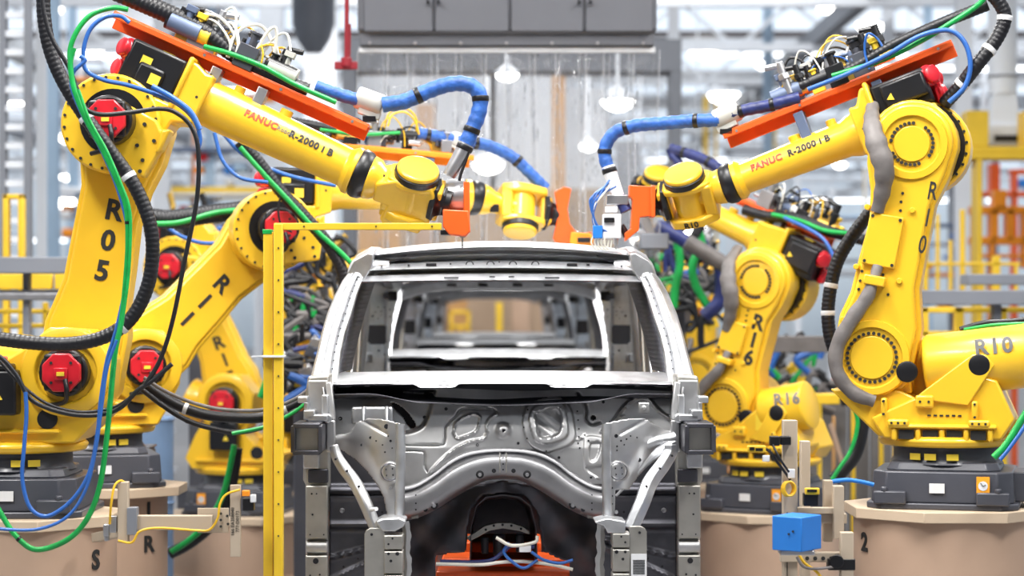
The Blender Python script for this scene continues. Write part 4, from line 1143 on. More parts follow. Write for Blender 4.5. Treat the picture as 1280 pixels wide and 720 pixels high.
    pts = [cq(Lx(506), 652, 9.7), cq(Lx(508), 668, 9.7), cq(Lx(507), 690, 9.7), cq(Lx(509), 705, 9.7), cq(Lx(506), 735, 9.7)]
    MB().tube(pts, [.018, .022, .020, .022, .022], 6, 5, flat=.5, ripple=.12, pitch=.05).build('rail_side_flange', M['body'], car, ang=20)

# ------------------------------------------------------------------ upper body: A pillars, roof frame, sides (swept on both sides)
# section stations along the pillar: outer silhouette dx, inner edge dx, row, distance
for s in (-1, 1):
    # A pillar: (outer dx, inner dx, py, Y inner edge)
    st = [(249, 212, 520, 10.02), (247, 213, 500, 10.08), (244, 210, 480, 10.15), (240, 208, 466, 10.22), (233, 205, 440, 10.36), (227, 199, 415, 10.50), (220, 191, 392, 10.64), (210, 184, 368, 10.80), (200, 177, 350, 10.92), (192, 172, 340, 11.0), (181, 163, 332, 11.05), (166, 152, 326, 11.10)]
    vs = []; fs = []
    for o_, i_, py, Y in st:
        w = o_-i_
        ring = [(i_-2, Y+.10), (i_-2, Y+.0), (i_+w*.14, Y-.010), (i_+w*.20, Y+.004), (i_+w*.26, Y-.035), (i_+w*.50, Y-.05), (i_+w*.56, Y-.03), (i_+w*.62, Y-.042), (i_+w*.84, Y-.035), (o_-.8, Y+.03), (o_, Y+.12), (o_-w*.4, Y+.24)]
        for dx, YY in ring: vs.append(Vector((s*dx/F*Y, YY-10, H-(py-HZ)/F*Y+(YY-Y)*.0)))
    k = 12
    for i in range(len(st)-1):
        for j in range(k): fs.append((i*k+j, (i+1)*k+j, (i+1)*k+(j+1) % k, i*k+(j+1) % k))
    fs += [tuple(range(k)), tuple((len(st)-1)*k+j for j in range(k))]
    pa = MB().geo(vs, fs).build('front_pillar', M['bodybright'], car, ang=50)
    g = MB()
    for i in range(26):
        t = i/25; jj = t*(len(st)-2); a = int(jj); u = jj-a
        o_, i_, py, Y = [st[a+0][q]*(1-u)+st[min(a+1, 9)][q]*u for q in range(4)]
        g.box(Vector((s*(i_+(o_-i_)*.16)/F*Y, Y-10.012, H-(py-HZ)/F*Y)), (.006, .006, .006))
    g.build('spot_weld', M['bodydark'], pa)
    # serrated flange just inside the pillar
    vs = []; fs = []
    n_ = 60
    for i in range(n_+1):
        t = i/n_; py = 466-(466-352)*t; Y = 10.26+.75*t
        i_ = 206-20*t-9*t*t
        jag = 1.2 if i % 3 == 0 else 0
        for dx, YY in ((i_-1, Y+.05), (i_-5-jag, Y+.35), (i_-9-3*t, Y+.55)): vs.append(Vector((s*dx/F*(Y+.05), YY-10, H-(py-HZ)/F*(Y+.05))))
    for i in range(n_):
        for j in range(2): fs.append((i*3+j, (i+1)*3+j, (i+1)*3+j+1, i*3+j+1))
    MB().geo(vs, fs).build('door_flange', M['bodydark'], pa, solid=.003, ang=20)
    MB().tube([cp(174, 353, 11.5, s), cp(181, 400, 11.4, s), cp(187, 466, 11.2, s)], .007, 8, 6).build('door_seal_flange', M['bodybright'], pa)  # bright tubes painted in as light streaks along the pillar edges
    MB().tube([cp(169, 353, 11.62, s), cp(174, 400, 11.6, s), cp(178, 466, 11.5, s)], .012, 8, 6).build('door_seal_flange', M['bodywarm'], pa)
    MB().tube([cp(183, 362, 11.3, s), cp(190, 400, 11.25, s), cp(196, 466, 11.0, s)], .005, 8, 6).build('door_seal_flange', M['body'], pa)
    # roof side rail
    vs = []; fs = []
    for Y, dz in ((10.95, 0), (11.2, .035), (11.8, .05), (12.8, .05), (13.8, .02), (14.4, -.05)):
        o_ = .725-.02*(Y-11)*.3
        z = 2.075+dz
        for x_, z_ in ((o_, z-.05), (o_+.025, z), (o_, z+.055), (o_-.07, z+.095), (o_-.10, z+.09), (o_-.09, z+.02), (o_-.05, z-.04)): vs.append(Vector((s*x_, Y-10, z_)))
    k = 7
    for i in range(5):
        for j in range(k): fs.append((i*k+j, (i+1)*k+j, (i+1)*k+(j+1) % k, i*k+(j+1) % k))
    fs += [tuple(range(k)), tuple(5*k+j for j in range(k))]
    MB().geo(vs, fs).build('roof_side_rail', M['bodybright'], car, .006)
    # centre, rear and tail pillars with their inner panels
    def pillar(name, Yc, w, xi_top, xi_bot, ztop, zbot, m_, yaw=.35):
        vs = []; fs = []
        for i in range(9):
            t = i/8; z = ztop+(zbot-ztop)*t; xi = xi_top+(xi_bot-xi_top)*ss(t); ww = w*(1+.35*t)
            for dx, dy in ((0, -ww*.5), (.0, ww*.5), (.055, ww*.6), (.055, -ww*.6)): vs.append(Vector((s*(xi+dx), Yc-10+dy, z)))
        for i in range(8):
            for j in range(4): fs.append((i*4+j, (i+1)*4+j, (i+1)*4+(j+1) % 4, i*4+(j+1) % 4))
        fs += [(0, 1, 2, 3), (32, 33, 34, 35)]
        return MB().geo(vs, fs).build(name, m_, car, .02)
    pillar('centre_pillar', 11.75, .12, .715, .795, 2.12, 1.0, M['bodywarm'])
    pillar('rear_pillar', 12.95, .12, .74, .80, 2.12, 1.2, M['body'])
    # tail pillar: broad panel facing the windscreen with slot, square hole and dots
    Yt_ = 14.0; sc = 200.
    tp = [(124, 345), (160, 342), (172, 370), (178, 400), (180, 440), (180, 475), (139, 475), (138, 445), (134, 420), (131, 392), (127, 366)]
    tp = [(a[0]*1., a[1]) for a in tp]
    vs = [cp(a, b_, Yt_-.0, s) for a, b_ in tp]
    slot_ = [(145, 368), (145, 372), (143, 374), (131, 374), (129, 372), (129, 368), (131, 366), (143, 366)]
    sqh = [(165, 408), (164, 427), (160, 431), (144, 431), (140, 427), (141, 408), (145, 406), (162, 406)]
    def rel2(name, outl, holes, Yf, m_, par):
        cx = ccx(Yt_)
        xs_ = [p[0] for p in outl]; ys_ = [p[1] for p in outl]; st_ = 1.5
        nx = int((max(xs_)-min(xs_))/st_); ny = int((max(ys_)-min(ys_))/st_)
        ix = {}; vs = []; fs = []
        def vv(i, j):
            if (i, j) not in ix:
                x = min(xs_)+i*st_; y = min(ys_)+j*st_; ix[(i, j)] = len(vs); vs.append(cp(x, y, Yf(x, y), s))
            return ix[(i, j)]
        for i in range(nx+1):
            for j in range(ny+1):
                c = (min(xs_)+(i+.5)*st_, min(ys_)+(j+.5)*st_)
                if inside(c, outl) and not any(inside(c, h) for h in holes): fs.append((vv(i, j), vv(i+1, j), vv(i+1, j+1), vv(i, j+1)))
        return MB().geo(vs, fs).build(name, m_, par, solid=.003, ang=60)
    tl_ = rel2('tail_pillar_panel', tp, [slot_, sqh], lambda x, y: 14.0-(x-142)*.012-.03*(1-ss(abs(x-140)/4))-.01*math.sin(y*.2), M['bodybright'], car)  # brighter steel makes up for the shade under the roof
    g = MB()
    for dx, y, r in ((136, 387, 1.1), (140, 392, .7), (143, 384, .7), (147, 389, .7), (151, 384, .7), (147, 394, .6), (154, 390, .7), (158, 395, 1.3), (151, 398, .6), (136, 396, .7), (150, 438, 1.3), (143, 443, .8), (160, 441, .7), (158, 452, .8)):
        q = cp(dx, y, 13.98-(dx-142)*.012, s); g.cyl(q+Vector((0, .01, 0)), q-Vector((0, .006, 0)), r/200, seg=8)
    g.build('hole', M['bodyblack'], tl_)
    b = MB()
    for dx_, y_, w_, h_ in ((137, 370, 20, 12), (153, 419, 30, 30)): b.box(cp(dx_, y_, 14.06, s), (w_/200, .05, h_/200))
    b.build('pillar_pocket', M['bodyblack'], tl_)  # black boxes paint the darkness behind the slot and square opening
    MB().box(cp(163, 448, 13.6, s), (.05, .03, .05)).box(cp(168, 440, 13.6, s), (.02, .03, .10)).build('latch_bracket', M['body'], car, .004)
    # quarter panel, door opening sill, rear wheel arch (outer side)
    b = MB(); X = .86
    side = [(3.1, 1.62), (4.35, 1.62), (4.42, 1.2), (4.35, .62), (4.15, .62), (4.05, .85), (3.85, 1.0), (3.6, 1.02), (3.38, .92), (3.25, .7), (3.2, .56), (2.9, .56), (2.9, .66), (2.98, .9), (3.0, 1.3)]
    mxx = frame((0, 1, 0), (1, 0, 0), (0, 0, 1))
    b.prism(side, s*X-.01, s*X+.01, mxx); b.prism([(0.35, .50), (3.2, .50), (3.2, .66), (.35, .66)], s*(X-.1)-.05, s*(X-.02), mxx)
    b.prism([(1.62, .6), (1.9, .6), (1.84, 1.3), (1.80, 1.62), (1.68, 1.62), (1.66, 1.3)], s*(X-.02)-.02, s*(X-.02)+.02, mxx)
    b.build('body_side', M['body'], car, .008)
    # waist rail inside
    MB().bar((s*.86, 3.1, 1.60), (s*.80, 4.4, 1.60), .10, .06).build('waist_rail', M['bodybright'], car, .01)

# roof panel and bows
vs = []; fs = []; NX, NY = 24, 14
for j in range(NY+1):
    y = 1.06+3.35*j/NY
    for i in range(NX+1):
        x = -.64+1.28*i/NX
        z = 2.150+.050*(1-(x/.68)**2)+.038*ss((y-1.0)/.35)-.05*ss((y-3.6)/.9)+.0
        if y > 1.3: z += .004*math.cos(x*30)
        vs.append((x*(1-.0), y, z))
for j in range(NY):
    for i in range(NX): fs.append((j*(NX+1)+i, j*(NX+1)+i+1, (j+1)*(NX+1)+i+1, (j+1)*(NX+1)+i))
MB().geo(vs, fs).build('roof_panel', M['bodybright'], car, solid=.003, ang=60)
# screen header: steps from the roof down to the glass flange
HX = [-178+356*i/60 for i in range(61)]
def hd(x, rows):
    u = (x/178)**2
    return [(py+u*k_, Y) for py, k_, Y in rows]
def swp(name, rows, m_, xs=HX, **kw):
    return sweep(name, lambda x: hd(x, rows), xs, m_, **kw)
swp('header_top', [(313.5, 8, 11.28), (316, 8, 11.12), (318, 8, 11.08), (320.5, 8, 11.13), (325, 7, 11.16), (326.5, 6, 11.12)], M['bodybright'], xs=[x*.96 for x in HX], solid=.003)
hdr = swp('header_panel', [(326.5, 6, 11.12), (327.5, 5, 11.06), (334.5, 4, 11.02), (335.5, 4, 11.05)], M['bodybright'], solid=.003)
swp('header_channel', [(335.5, 4, 11.05), (337, 4, 11.12), (340, 3, 11.13), (342, 3, 11.06)], M['bodywarm'], solid=.003)
swp('header_flange', [(342, 3, 11.06), (343, 3, 10.99), (350, 2, 10.95), (351.5, 2, 10.97)], M['bodybright'], solid=.003)
g = MB()
for dx, y, w, h in ((-88, 331, 13, 3.6), (88, 331, 13, 3.6), (-64, 330, 2, 1.4), (-3, 327.5, 1.5, 1.5), (-150, 333, 2, 1.4), (150, 333, 2, 1.4), (108, 331, 4, 2.4), (-116, 331.6, 3, 1.4)):
    q = cp(dx, y, 11.035); g.box(q, (w/254, .008, h/254))
for dx in (-40, -14, 14, 42):
    g.torus(cp(dx, 331, 11.03), (0, 1, 0), 4.5/254, .003, 12, 6, PI if 0 else 0, PI)
g.build('hole', M['bodyblack'], hdr)
g = MB()
for dx, y, w in ((-63, 347.2, 18), (-12, 346, 7), (12, 346, 7), (63, 347.2, 18)): g.box(cp(dx, y, 10.955), (w/256, .006, 1.6/256))
g.build('hole', M['bodyblack'], hdr)
for s in (-1, 1):
    b = MB(); pts = [(118, 319), (170, 326), (165, 330), (140, 329), (122, 324)]
    v = [cp(a, b_, 11.11, s) for a, b_ in pts]; b.prism([(p.x, p.z) for p in v], v[0].y-.01, v[0].y+.02); b.build('header_recess', M['bodydark'], hdr, .003)
    # roof corner: rounds the header into the side rail and pillar
    b = MB().tube([cp(146, 326, 11.20, s), cp(166, 327, 11.20, s), cp(178, 335, 11.18, s), cp(187, 346, 11.12, s)], [.045, .055, .050, .03], 14, 6)
    b.build('roof_corner', M['bodybright'], car)
    b = MB().tube([cp(140, 333, 11.08, s), cp(160, 334, 11.08, s), cp(174, 338, 11.03, s), cp(182, 350, 10.95, s)], [.03, .04, .04, .03], 12, 6); b.build('roof_corner', M['bodybright'], car)
# roof bows seen through the screen opening
for j, (y, z) in enumerate(((1.9, 2.10), (2.9, 2.10))):
    b = MB(); b.box((0, y, z), (1.28, .10, .025)); bw = b.build('roof_bow', M['bodywarm'], car, .006)
b = MB(); 
vs = []; fs = []
for i in range(41):
    x = -.62+1.24*i/40; 
    for dy, z in ((0, 2.10-.05*(x/.62)**4), (-.02, 2.07-.06*(x/.62)**4), (.03, 2.03-.07*(x/.62)**4), (.10, 2.02-.07*(x/.62)**4)): vs.append((x, 4.30+dy, z))
for i in range(40):
    for j in range(3): fs.append((i*4+j, (i+1)*4+j, (i+1)*4+j+1, i*4+j+1))
tg = MB().geo(vs, fs).build('tailgate_header', M['bodybright'], car, solid=.004)
g = MB()
for x in (-.3, -.1, .12, .32): g.box((x, 4.305, 2.045), (.06, .02, .012))
g.build('hole', M['bodyblack'], tg)
# floor, seat riser, rear sill
b = MB().box((0, 3.0, .98), (1.5, 2.8, .04)); b.build('floor_pan', M['bodydark'], car, .01)
b = MB().box((0, 4.38, .78), (1.45, .08, .30)).box((0, 2.9, .80), (1.4, .06, .35)); b.build('rear_cross_panel', M['body'], car, .02)

# the cars further up the line
for i, lab in enumerate(('second bare silver car body, seen through the windscreen opening of the first', 'third bare car body up the line, framed by the second body',
                         'fourth bare car body up the line, smallest and most blurred')):
    c = copy_tree(car); c['label'] = lab
    d = 5.6*(i+1); c.location = (CX0-math.sin(CYAW)*d, 10+math.cos(CYAW)*d, 0)
# ------------------------------------------------------------------ hall shell
def struct(o, lab=None): o['kind'] = 'structure'; return o
b = MB().box((0, 45, -.1), (90, 120, .2)); struct(b.build('floor', M['concrete']))
b = MB().box((0, -9, 5), (90, .3, 10)); struct(b.build('wall_back', M['wallback']))
b = MB().box((0, 105, 4), (90, .3, 8)); struct(b.build('wall_far', M['wallfar']))
for s, nm in ((-1, 'wall_left'), (1, 'wall_right')):
    b = MB().box((s*36, 45, 4), (.3, 110, 8)); struct(b.build(nm, M['wallfar']))
# roof deck over the far bays, gaps between the strips added to let sky light in
b = MB()
for y in range(-8, 104, 8): b.box((0, y+2.2, 7.9), (90, 4.2 if y < 30 else 2.6, .12))
struct(b.build('ceiling', M['deck']))
# lattice roof beams
for i, y in enumerate(range(34, 100, 6)):
    b = MB(); b.box((0, y, 7.35), (80, .16, .16)).box((0, y, 6.55), (80, .14, .14))
    for k in range(-20, 20): b.bar((k*2, y, 6.55), (k*2+1, y, 7.35), .07, .07).bar((k*2+1, y, 7.35), (k*2+2, y, 6.55), .07, .07)
    tag(b.build('roof_truss', M['hallwhite']), 'white lattice truss across the hall roof, %s one back from the curtain' % ['nearest', 'second', 'third', 'fourth', 'fifth', 'sixth', 'seventh', 'eighth', 'ninth', 'tenth', 'eleventh'][i], 'roof truss', 'lattice roof trusses')
for i, x in enumerate((-14, -9.5, -5, 5.5, 10, 14.5)):
    b = MB().bar((x, 30, 6.75), (x*.95, 100, 6.75), .22, .30)
    tag(b.build('roof_purlin', M['hallgrey']), 'grey roof girder running away down the hall, ' + ['far left', 'left', 'left of the cabinet', 'right of the curtain', 'above robot R10', 'far right'][i], 'girder', 'girders along the hall')
# lamps
lr = random.Random(12)
lamps = [(634, 93, 20, 'seen through the plastic strips, left of centre', 15), (772, 126, 21, 'brightest, through the strips at right', 22), (1035, 8, 42, 'above the rail of robot R10', 14), (958, 79, 48, 'over the blue hose of robot R10', 14),
         (68, 11, 40, 'top left', 11), (112, 58, 44, 'left of the black pack of R05', 22), (88, 170, 49, 'left of the head of R05', 16), (84, 220, 50, 'below and left of the head of R05', 9),
         (1050, 205, 48, 'between the robots at right', 8), (872, 285, 38, 'beyond the arm of R16', 20), (998, 330, 45, 'right of the R16 arm', 16), (610, 205, 32, 'low behind the strips', 20), (735, 182, 32, 'small, behind the strips', 11),
         (800, 300, 34, 'low beside the curtain', 13), (880, 60, 50, 'upper right roof', 22), (905, 118, 55, 'right of curtain top', 20), (80, 250, 38, 'left by the columns', 18), (1090, 30, 50, 'behind the rail fittings', 20), (20, 130, 45, 'between left columns', 14)]
for i, (px, py, Y, where, r) in enumerate(lamps):
    c = P(px, py, Y); R_ = r/F*Y
    t = empty('pendant_lamp', c, 0, 'round white high bay lamp, '+where, 'lamp', 'high bay lamps')
    MB().lathe([(0, R_), (.03, R_*1.05), (R_*.5, R_*.7), (R_*.8, R_*.3), (R_*.9, R_*.25)], (0, 0, 0), (0, 0, 1), 20).build('lamp_shade', M['hallwhite'], t)
    MB().lathe([(0, R_*.1), (R_*.06, R_*.4), (R_*.25, R_*.75), (R_*.5, R_*.92), (R_*.7, R_*.95)], (0, 0, -R_*.6), (0, 0, 1), 24).build('lamp_glass', M['lamp'], t)
    MB().cyl((0, 0, R_*.8), (0, 0, max(.5, 7.3-c.z)), .02, seg=6).build('suspension_rod', M['hallwhite'], t)
# long strip lights over the far aisles
for i, (px, py, Y, L, w) in enumerate(((690, 20, 50, 3, 0), (905, 160, 60, 6, 0), (1000, 68, 52, 5, 0), (80, 70, 56.5, 4, 0), (310, 112, 50, 4, 0), (925, 200, 70, 6, 0), (1220, 85, 40, 4, 0), (1120, 250, 62.5, 6, 0), (60, 300, 60, 6, 0), (270, 60, 55, 5, 0))):
    c = P(px, py, Y); t = empty('hanging_strip_light', c, 0, 'long white strip light hung under the roof, %s' % ['over the cabinet', 'right of the curtain', 'behind the orange rail of R10', 'left of the R05 head', 'behind the rail of R05', 'low right of the curtain', 'beside the duct', 'far right low', 'far left low', 'upper left behind the black hose'][i], 'strip light', 'strip lights')
    MB().box((0, 0, .06), (L, .3, .10)).build('lamp_housing', M['hallwhite'], t); MB().box((0, 0, -.01), (L*.98, .26, .05)).build('lamp_glass', M['tube'], t)
    MB().cyl((-L*.3, 0, .1), (-L*.3, 0, max(.5, 7.2-c.z)), .015, seg=6).cyl((L*.3, 0, .1), (L*.3, 0, max(.5, 7.2-c.z)), .015, seg=6).build('suspension_rod', M['hallwhite'], t)

# columns and big verticals
def column(px, w, Y, m, label, name='steel_column', z1=8., z0=0.):
    W = w/F*Y; x = (px-640)/F*Y
    t = empty(name, (x, Y, z0), 0, label, 'column')
    MB().box((0, -W*.4, (z1-z0)/2), (W, W*.12, z1-z0)).box((0, W*.4, (z1-z0)/2), (W, W*.12, z1-z0)).box((0, 0, (z1-z0)/2), (W*.14, W*.8, z1-z0)).build('column_web', M[m], t, .01)
    MB().box((0, 0, .02), (W*1.6, W*1.6, .04)).build('base_plate', M[m], t)
    return t
column(203, 20, 26, 'hallwhite', 'pale column between the arms of robots R05 and R11')
column(178, 44, 34, 'hallwhite', 'broad white column behind the head of robot R05')
column(67, 14, 24, 'hallblue', 'pale blue column at left, nearest to the ladder frame')
column(52, 12, 22, 'hallwhite', 'thin white column just right of the ladder frame')
column(1204, 20, 26, 'hallwhite', 'white column right of the head of robot R10')
column(1160, 10, 34, 'hallblue', 'slim pale blue column behind the arm of R10')
column(402, 40, 34, 'hallwhite', 'white column behind the dress pack of R05')
column(262, 12, 36, 'hallblue', 'slim pale blue column behind the R05 forearm')
column(842, 14, 36, 'hallwhite', 'white column right beside the plastic curtain')
column(960, 12, 44, 'hallblue', 'far blue column above robot R16')
column(1110, 14, 44, 'hallwhite', 'far white column above the R10 forearm')
column(90, 10, 40, 'hallblue', 'far blue column left of the R05 arm')
column(340, 30, 40, 'hallwhite', 'far white column above the R05 forearm')
# ladder-like frame, far left
t = empty('lattice_mast', (P(20, 0, 18).x, 18, 0), 0, 'grey ladder-like lattice mast at the far left edge', 'mast')
for dx in (-.10, .10): MB().box((dx, 0, 3), (.05, .12, 6)).build('mast_rail', M['hallgrey'], t)
b = MB()
for k in range(38): b.box((0, -.02, .2+k*.15), (.2, .04, .05))
b.build('mast_rung', M['hallwhite'], t)
column(2, 12, 18.4, 'hallwhite', 'white post cut by the left edge of the photo')

def frame_px(name, label, cat, Y, bars, m, dep=.08, grp=None, parts='bar'):
    """things made of straight members: (x0,y0,x1,y1) rectangles in the picture, Y metres away"""
    t = empty(name, P(bars[0][0], bars[0][1], Y), 0, label, cat, grp)
    inv = Matrix.Translation(P(bars[0][0], bars[0][1], Y)).inverted()
    for q in bars:
        mb = box_px(q[0], q[1], q[2], q[3], Y+(q[5] if len(q) > 5 else 0), dep); bmesh.ops.transform(mb.bm, matrix=inv, verts=mb.bm.verts[:])
        mb.build(parts if len(q) < 5 or not q[4] else q[4], M[m], t, .008)
    return t
# left: yellow guard post, grey conveyor beam, yellow rails
frame_px('guard_post', 'yellow channel frame standing at left behind the conveyor', 'guard frame', 16.5, [(5, 243, 12, 760), (24, 243, 31, 760), (5, 243, 31, 249)], 'yellow2', .1)
t = empty('conveyor_beam', P(54, 330, 15), 0, 'grey conveyor beam at left above the yellow rails', 'conveyor')
inv = Matrix.Translation(P(54, 330, 15)).inverted()
def addp(t, name, m, mb, bv=.006):
    bmesh.ops.transform(mb.bm, matrix=Matrix.Translation(t.location).inverted(), verts=mb.bm.verts[:]); return mb.build(name, M[m], t, bv)
addp(t, 'beam', 'hallgrey', box_px(-80, 322, 110, 342, 15, .35)); addp(t, 'roller', 'steel', MB().cyl(P(-80, 369, 15), P(102, 369, 15), .035, seg=14))
for x_ in (-40, 30, 95): addp(t, 'leg', 'hallgrey', box_px(x_, 342, x_+8, 745, 15.1, .1))
frame_px('safety_rail', 'yellow panelled safety rail under the grey conveyor beam at left', 'rail', 15.6, [(-60, 342, 33, 362), (36, 342, 66, 362), (69, 342, 106, 362), (-60, 386, 100, 392), (30, 378, 38, 700), (54, 378, 60, 408), (78, 376, 86, 408), (-60, 404, 100, 410)], 'yellow2', .06)
# right
t = empty('conveyor_beam', P(1200, 370, 16), 0, 'long grey conveyor beam at right behind robot R10', 'conveyor')
addp(t, 'beam', 'hallgrey', box_px(1122, 363, 1400, 381, 16, .4)); addp(t, 'beam', 'hallgrey', box_px(1205, 343, 1400, 356, 16.6, .3))
for x_ in (1126, 1240, 1340): addp(t, 'leg', 'hallgrey', box_px(x_, 381, x_+10, 724, 16, .12))
addp(t, 'beam', 'sleeve', box_px(950, 420, 1040, 440, 16.4, .3))
frame_px('safety_fence', 'yellow safety fence frames just below the long grey conveyor at right', 'fence', 17, [(1120, 384, 1400, 391), (1150, 384, 1160, 700), (1192, 384, 1204, 700), (1248, 384, 1258, 700), (1300, 384, 1310, 700), (1204, 409, 1400, 416), (1120, 414, 1192, 420)], 'yellow2', .08)
frame_px('guard_rail', 'yellow guard rail with uprights at right, above the conveyor', 'rail', 20, [(1150, 328, 1275, 332), (1154, 290, 1160, 380), (1170, 268, 1174, 380), (1186, 300, 1190, 380), (1200, 262, 1206, 380), (1226, 330, 1230, 380), (1268, 330, 1272, 380), (1240, 320, 1250, 380)], 'yellow2', .05)
for i, x_ in enumerate((1130, 1142)): frame_px('bollard', ['thin yellow post behind R10 arm, nearer one', 'thin yellow post behind R10 arm, further one'][i], 'post', 22+i, [(x_, 255, x_+4, 640)], 'yellow2', .05)
t = frame_px('orange_rack', 'blurred orange rack with slots at the right edge', 'rack', 24, [(1212, 258, 1400, 268), (1215, 262, 1224, 335), (1236, 262, 1246, 300), (1256, 262, 1266, 300), (1276, 262, 1286, 335), (1212, 296, 1400, 306), (1222, 318, 1400, 322), (1240, 238, 1256, 262), (1236, 300, 1242, 640), (1390, 262, 1400, 640)], 'orange2', .2)
frame_px('orange_rack', 'second blurred orange shelf frame above the yellow rail at right', 'rack', 27, [(1212, 240, 1400, 246), (1236, 205, 1248, 246), (1262, 212, 1400, 218), (1264, 218, 1270, 582), (1380, 218, 1386, 582)], 'orange', .2)
# duct with hood
t = empty('hanging_air_duct', P(1254, 100, 22), 0, 'grey round air duct widening into a square hood at right', 'duct')
a = P(1253, 118, 22); k = F/22
o = MB().cyl(Vector((a.x, a.y, 8)), a, 18/k, seg=24); addp(t, 'duct_pipe', 'hallwhite', o, 0)
o = MB().lathe([(0, 18/k), (.02, 20/k), (.33, 27/k), (.34, 27/k)], a, a-Vector((0, 0, 1)), 4, ang=PI/4); addp(t, 'duct_hood', 'hallwhite', o, 0)
addp(t, 'hood_box', 'hallwhite', box_px(1232, 158, 1276, 182, 22, .4)); addp(t, 'vent_slot', 'black', box_px(1243, 169, 1274, 177, 21.8, .04))
addp(t, 'duct_band', 'hallgrey', MB().torus(P(1253, 96, 22), (0, 0, 1), 18.4/k, .012, 24, 6), 0)
frame_px('yellow_platform', 'yellow platform edge under the duct hood at right', 'platform', 21.4, [(1205, 184, 1400, 192), (1205, 140, 1232, 184), (1276, 140, 1400, 184), (1205, 192, 1400, 200), (1218, 200, 1224, 633), (1330, 200, 1336, 633)], 'yellow2', .3)
t = empty('hanging_air_duct', P(392, 20, 28), 0, 'grey tapered duct hanging at top left of the cabinet', 'duct')
k = F/28; a = P(392, 40, 28); addp(t, 'duct_pipe', 'hallgrey', MB().lathe([(0, 10/k), (.15, 20/k), (.35, 27/k), (3.5, 27/k)], P(392, 66, 28), P(392, 0, 28), 24), 0)
# dark red hook rod
t = empty('hanging_hoist_hook', P(433, 80, 14), 0, 'dark red hoist rod with cross bar left of the cabinet', 'hoist')
addp(t, 'rod', 'darkred', MB().cyl(P(433, 80, 14), P(434, -60, 14), .014, seg=8), 0); addp(t, 'hook', 'darkred', MB().bar(P(418, 82, 14), P(447, 82, 14), .03, .05).cyl(P(433, 84, 14), P(433, 72, 14), .035, seg=10))
addp(t, 'rod', 'darkred', MB().cyl(P(436, 80, 14.05), P(437, 30, 14.05), .01, seg=8), 0)

# busy racking and gantries further down the hall
rk = random.Random(33)
for x0, x1, y0, y1, Y, n, lab in ((1112, 1200, 195, 385, 32, 9, 'pale blue and yellow racking behind the upright arm of R10'), (1000, 1100, 205, 345, 36, 9, 'pale racking seen between robots R16 and R10'),
        (845, 905, 95, 300, 42, 7, 'tall pale racking just right of the curtain'), (205, 335, 105, 262, 36, 10, 'pale racking under the R05 forearm'), (70, 135, 70, 320, 33, 7, 'pale racking left of the R05 arm'),
        (1205, 1290, 60, 250, 40, 8, 'pale racking behind the air duct'), (905, 1000, 100, 215, 48, 8, 'far pale gantry above the R10 forearm')):
    t = empty('storage_rack', P((x0+x1)/2, y1, Y), 0, lab, 'rack', 'racking down the hall')
    zf = P(0, y1, Y).z
    for k in range(n):
        if k % 2:
            x_ = rk.uniform(x0, x1); w_ = rk.uniform(2, 7); a_ = P(x_, y0+rk.uniform(0, 30), Y); mb = MB().box((a_.x, Y+rk.uniform(-.4, .4), a_.z/2), (w_/F*Y, .12, a_.z)); nm = 'upright'
        else:
            y_ = rk.uniform(y0, y1); mb = box_px(x0+rk.uniform(-8, 10), y_, x1+rk.uniform(-10, 8), y_+rk.uniform(3, 9), Y+rk.uniform(-.5, .5), .3); nm = 'shelf_beam'
        addp(t, nm, rk.choice(['hallwhite', 'hallblue', 'hallwhite', 'yellow2', 'hallgrey', 'hallwhite', 'orange2', 'slate']), mb, .01)
    for k in range(n):
        x_, y_ = rk.uniform(x0, x1), rk.uniform((y0+y1)/2, y1); w_ = rk.uniform(6, 16)
        addp(t, 'bin', rk.choice(['hallblue', 'white', 'orange2', 'skyblue', 'hallgrey', 'red', 'white']), box_px(x_, y_, x_+w_, y_+w_*.7, Y, .4), .03)

# ------------------------------------------------------------------ cabinet and strip curtain across the line
Yc = 15.3
t = empty('wall_cabinet', P(634, 66, Yc), 0, 'wide grey four-door cabinet hung above the clear strip curtain', 'cabinet')
addp(t, 'carcass', 'cabinet', box_px(450, -120, 818, 43, Yc+.15, .5), .01)
addp(t, 'base_rail', 'cabinet', box_px(450, 44, 817, 58, Yc-.0, .14), .006)
for x0, x1 in ((455, 541), (544, 636), (639, 729), (732, 816)):
    d_ = addp(t, 'door', 'cabinet', box_px(x0, -115, x1, 39.5, Yc-.12, .03), .006)
hd_ = [d for d in kids(t) if d.name.startswith('door')]
for i, x_ in enumerate((535, 548, 724, 738)):
    mb = MB().cyl(P(x_, 3, Yc-.14), P(x_, 3, Yc-.18), .012, seg=10).cyl(P(x_, -3, Yc-.175), P(x_-1, 5, Yc-.175), .006, seg=6)
    bmesh.ops.transform(mb.bm, matrix=Matrix.Translation(t.location).inverted(), verts=mb.bm.verts[:]); mb.build('handle', M['black'], hd_[i])
g = MB()
for i in range(7): g.cyl(P(462+57*i, 54, Yc-.06), P(462+57*i, 54, Yc-.10), .012, seg=10)
addp(t, 'bolt', 'steel', g, 0)
for x_ in (470, 798): addp(t, 'support_strut', 'cabinet', MB().bar(P(x_, -110, Yc+.2), Vector((P(x_, 0, Yc).x, Yc+.2, 8)), .08, .08))
t = empty('strip_curtain', P(634, 62, Yc), 0, 'clear plastic strip curtain hanging below the grey cabinet, across the line', 'curtain')
addp(t, 'curtain_rail', 'white', box_px(449, 59.5, 819, 66, Yc, .05), .004)
cr_ = random.Random(9)
NS = 12
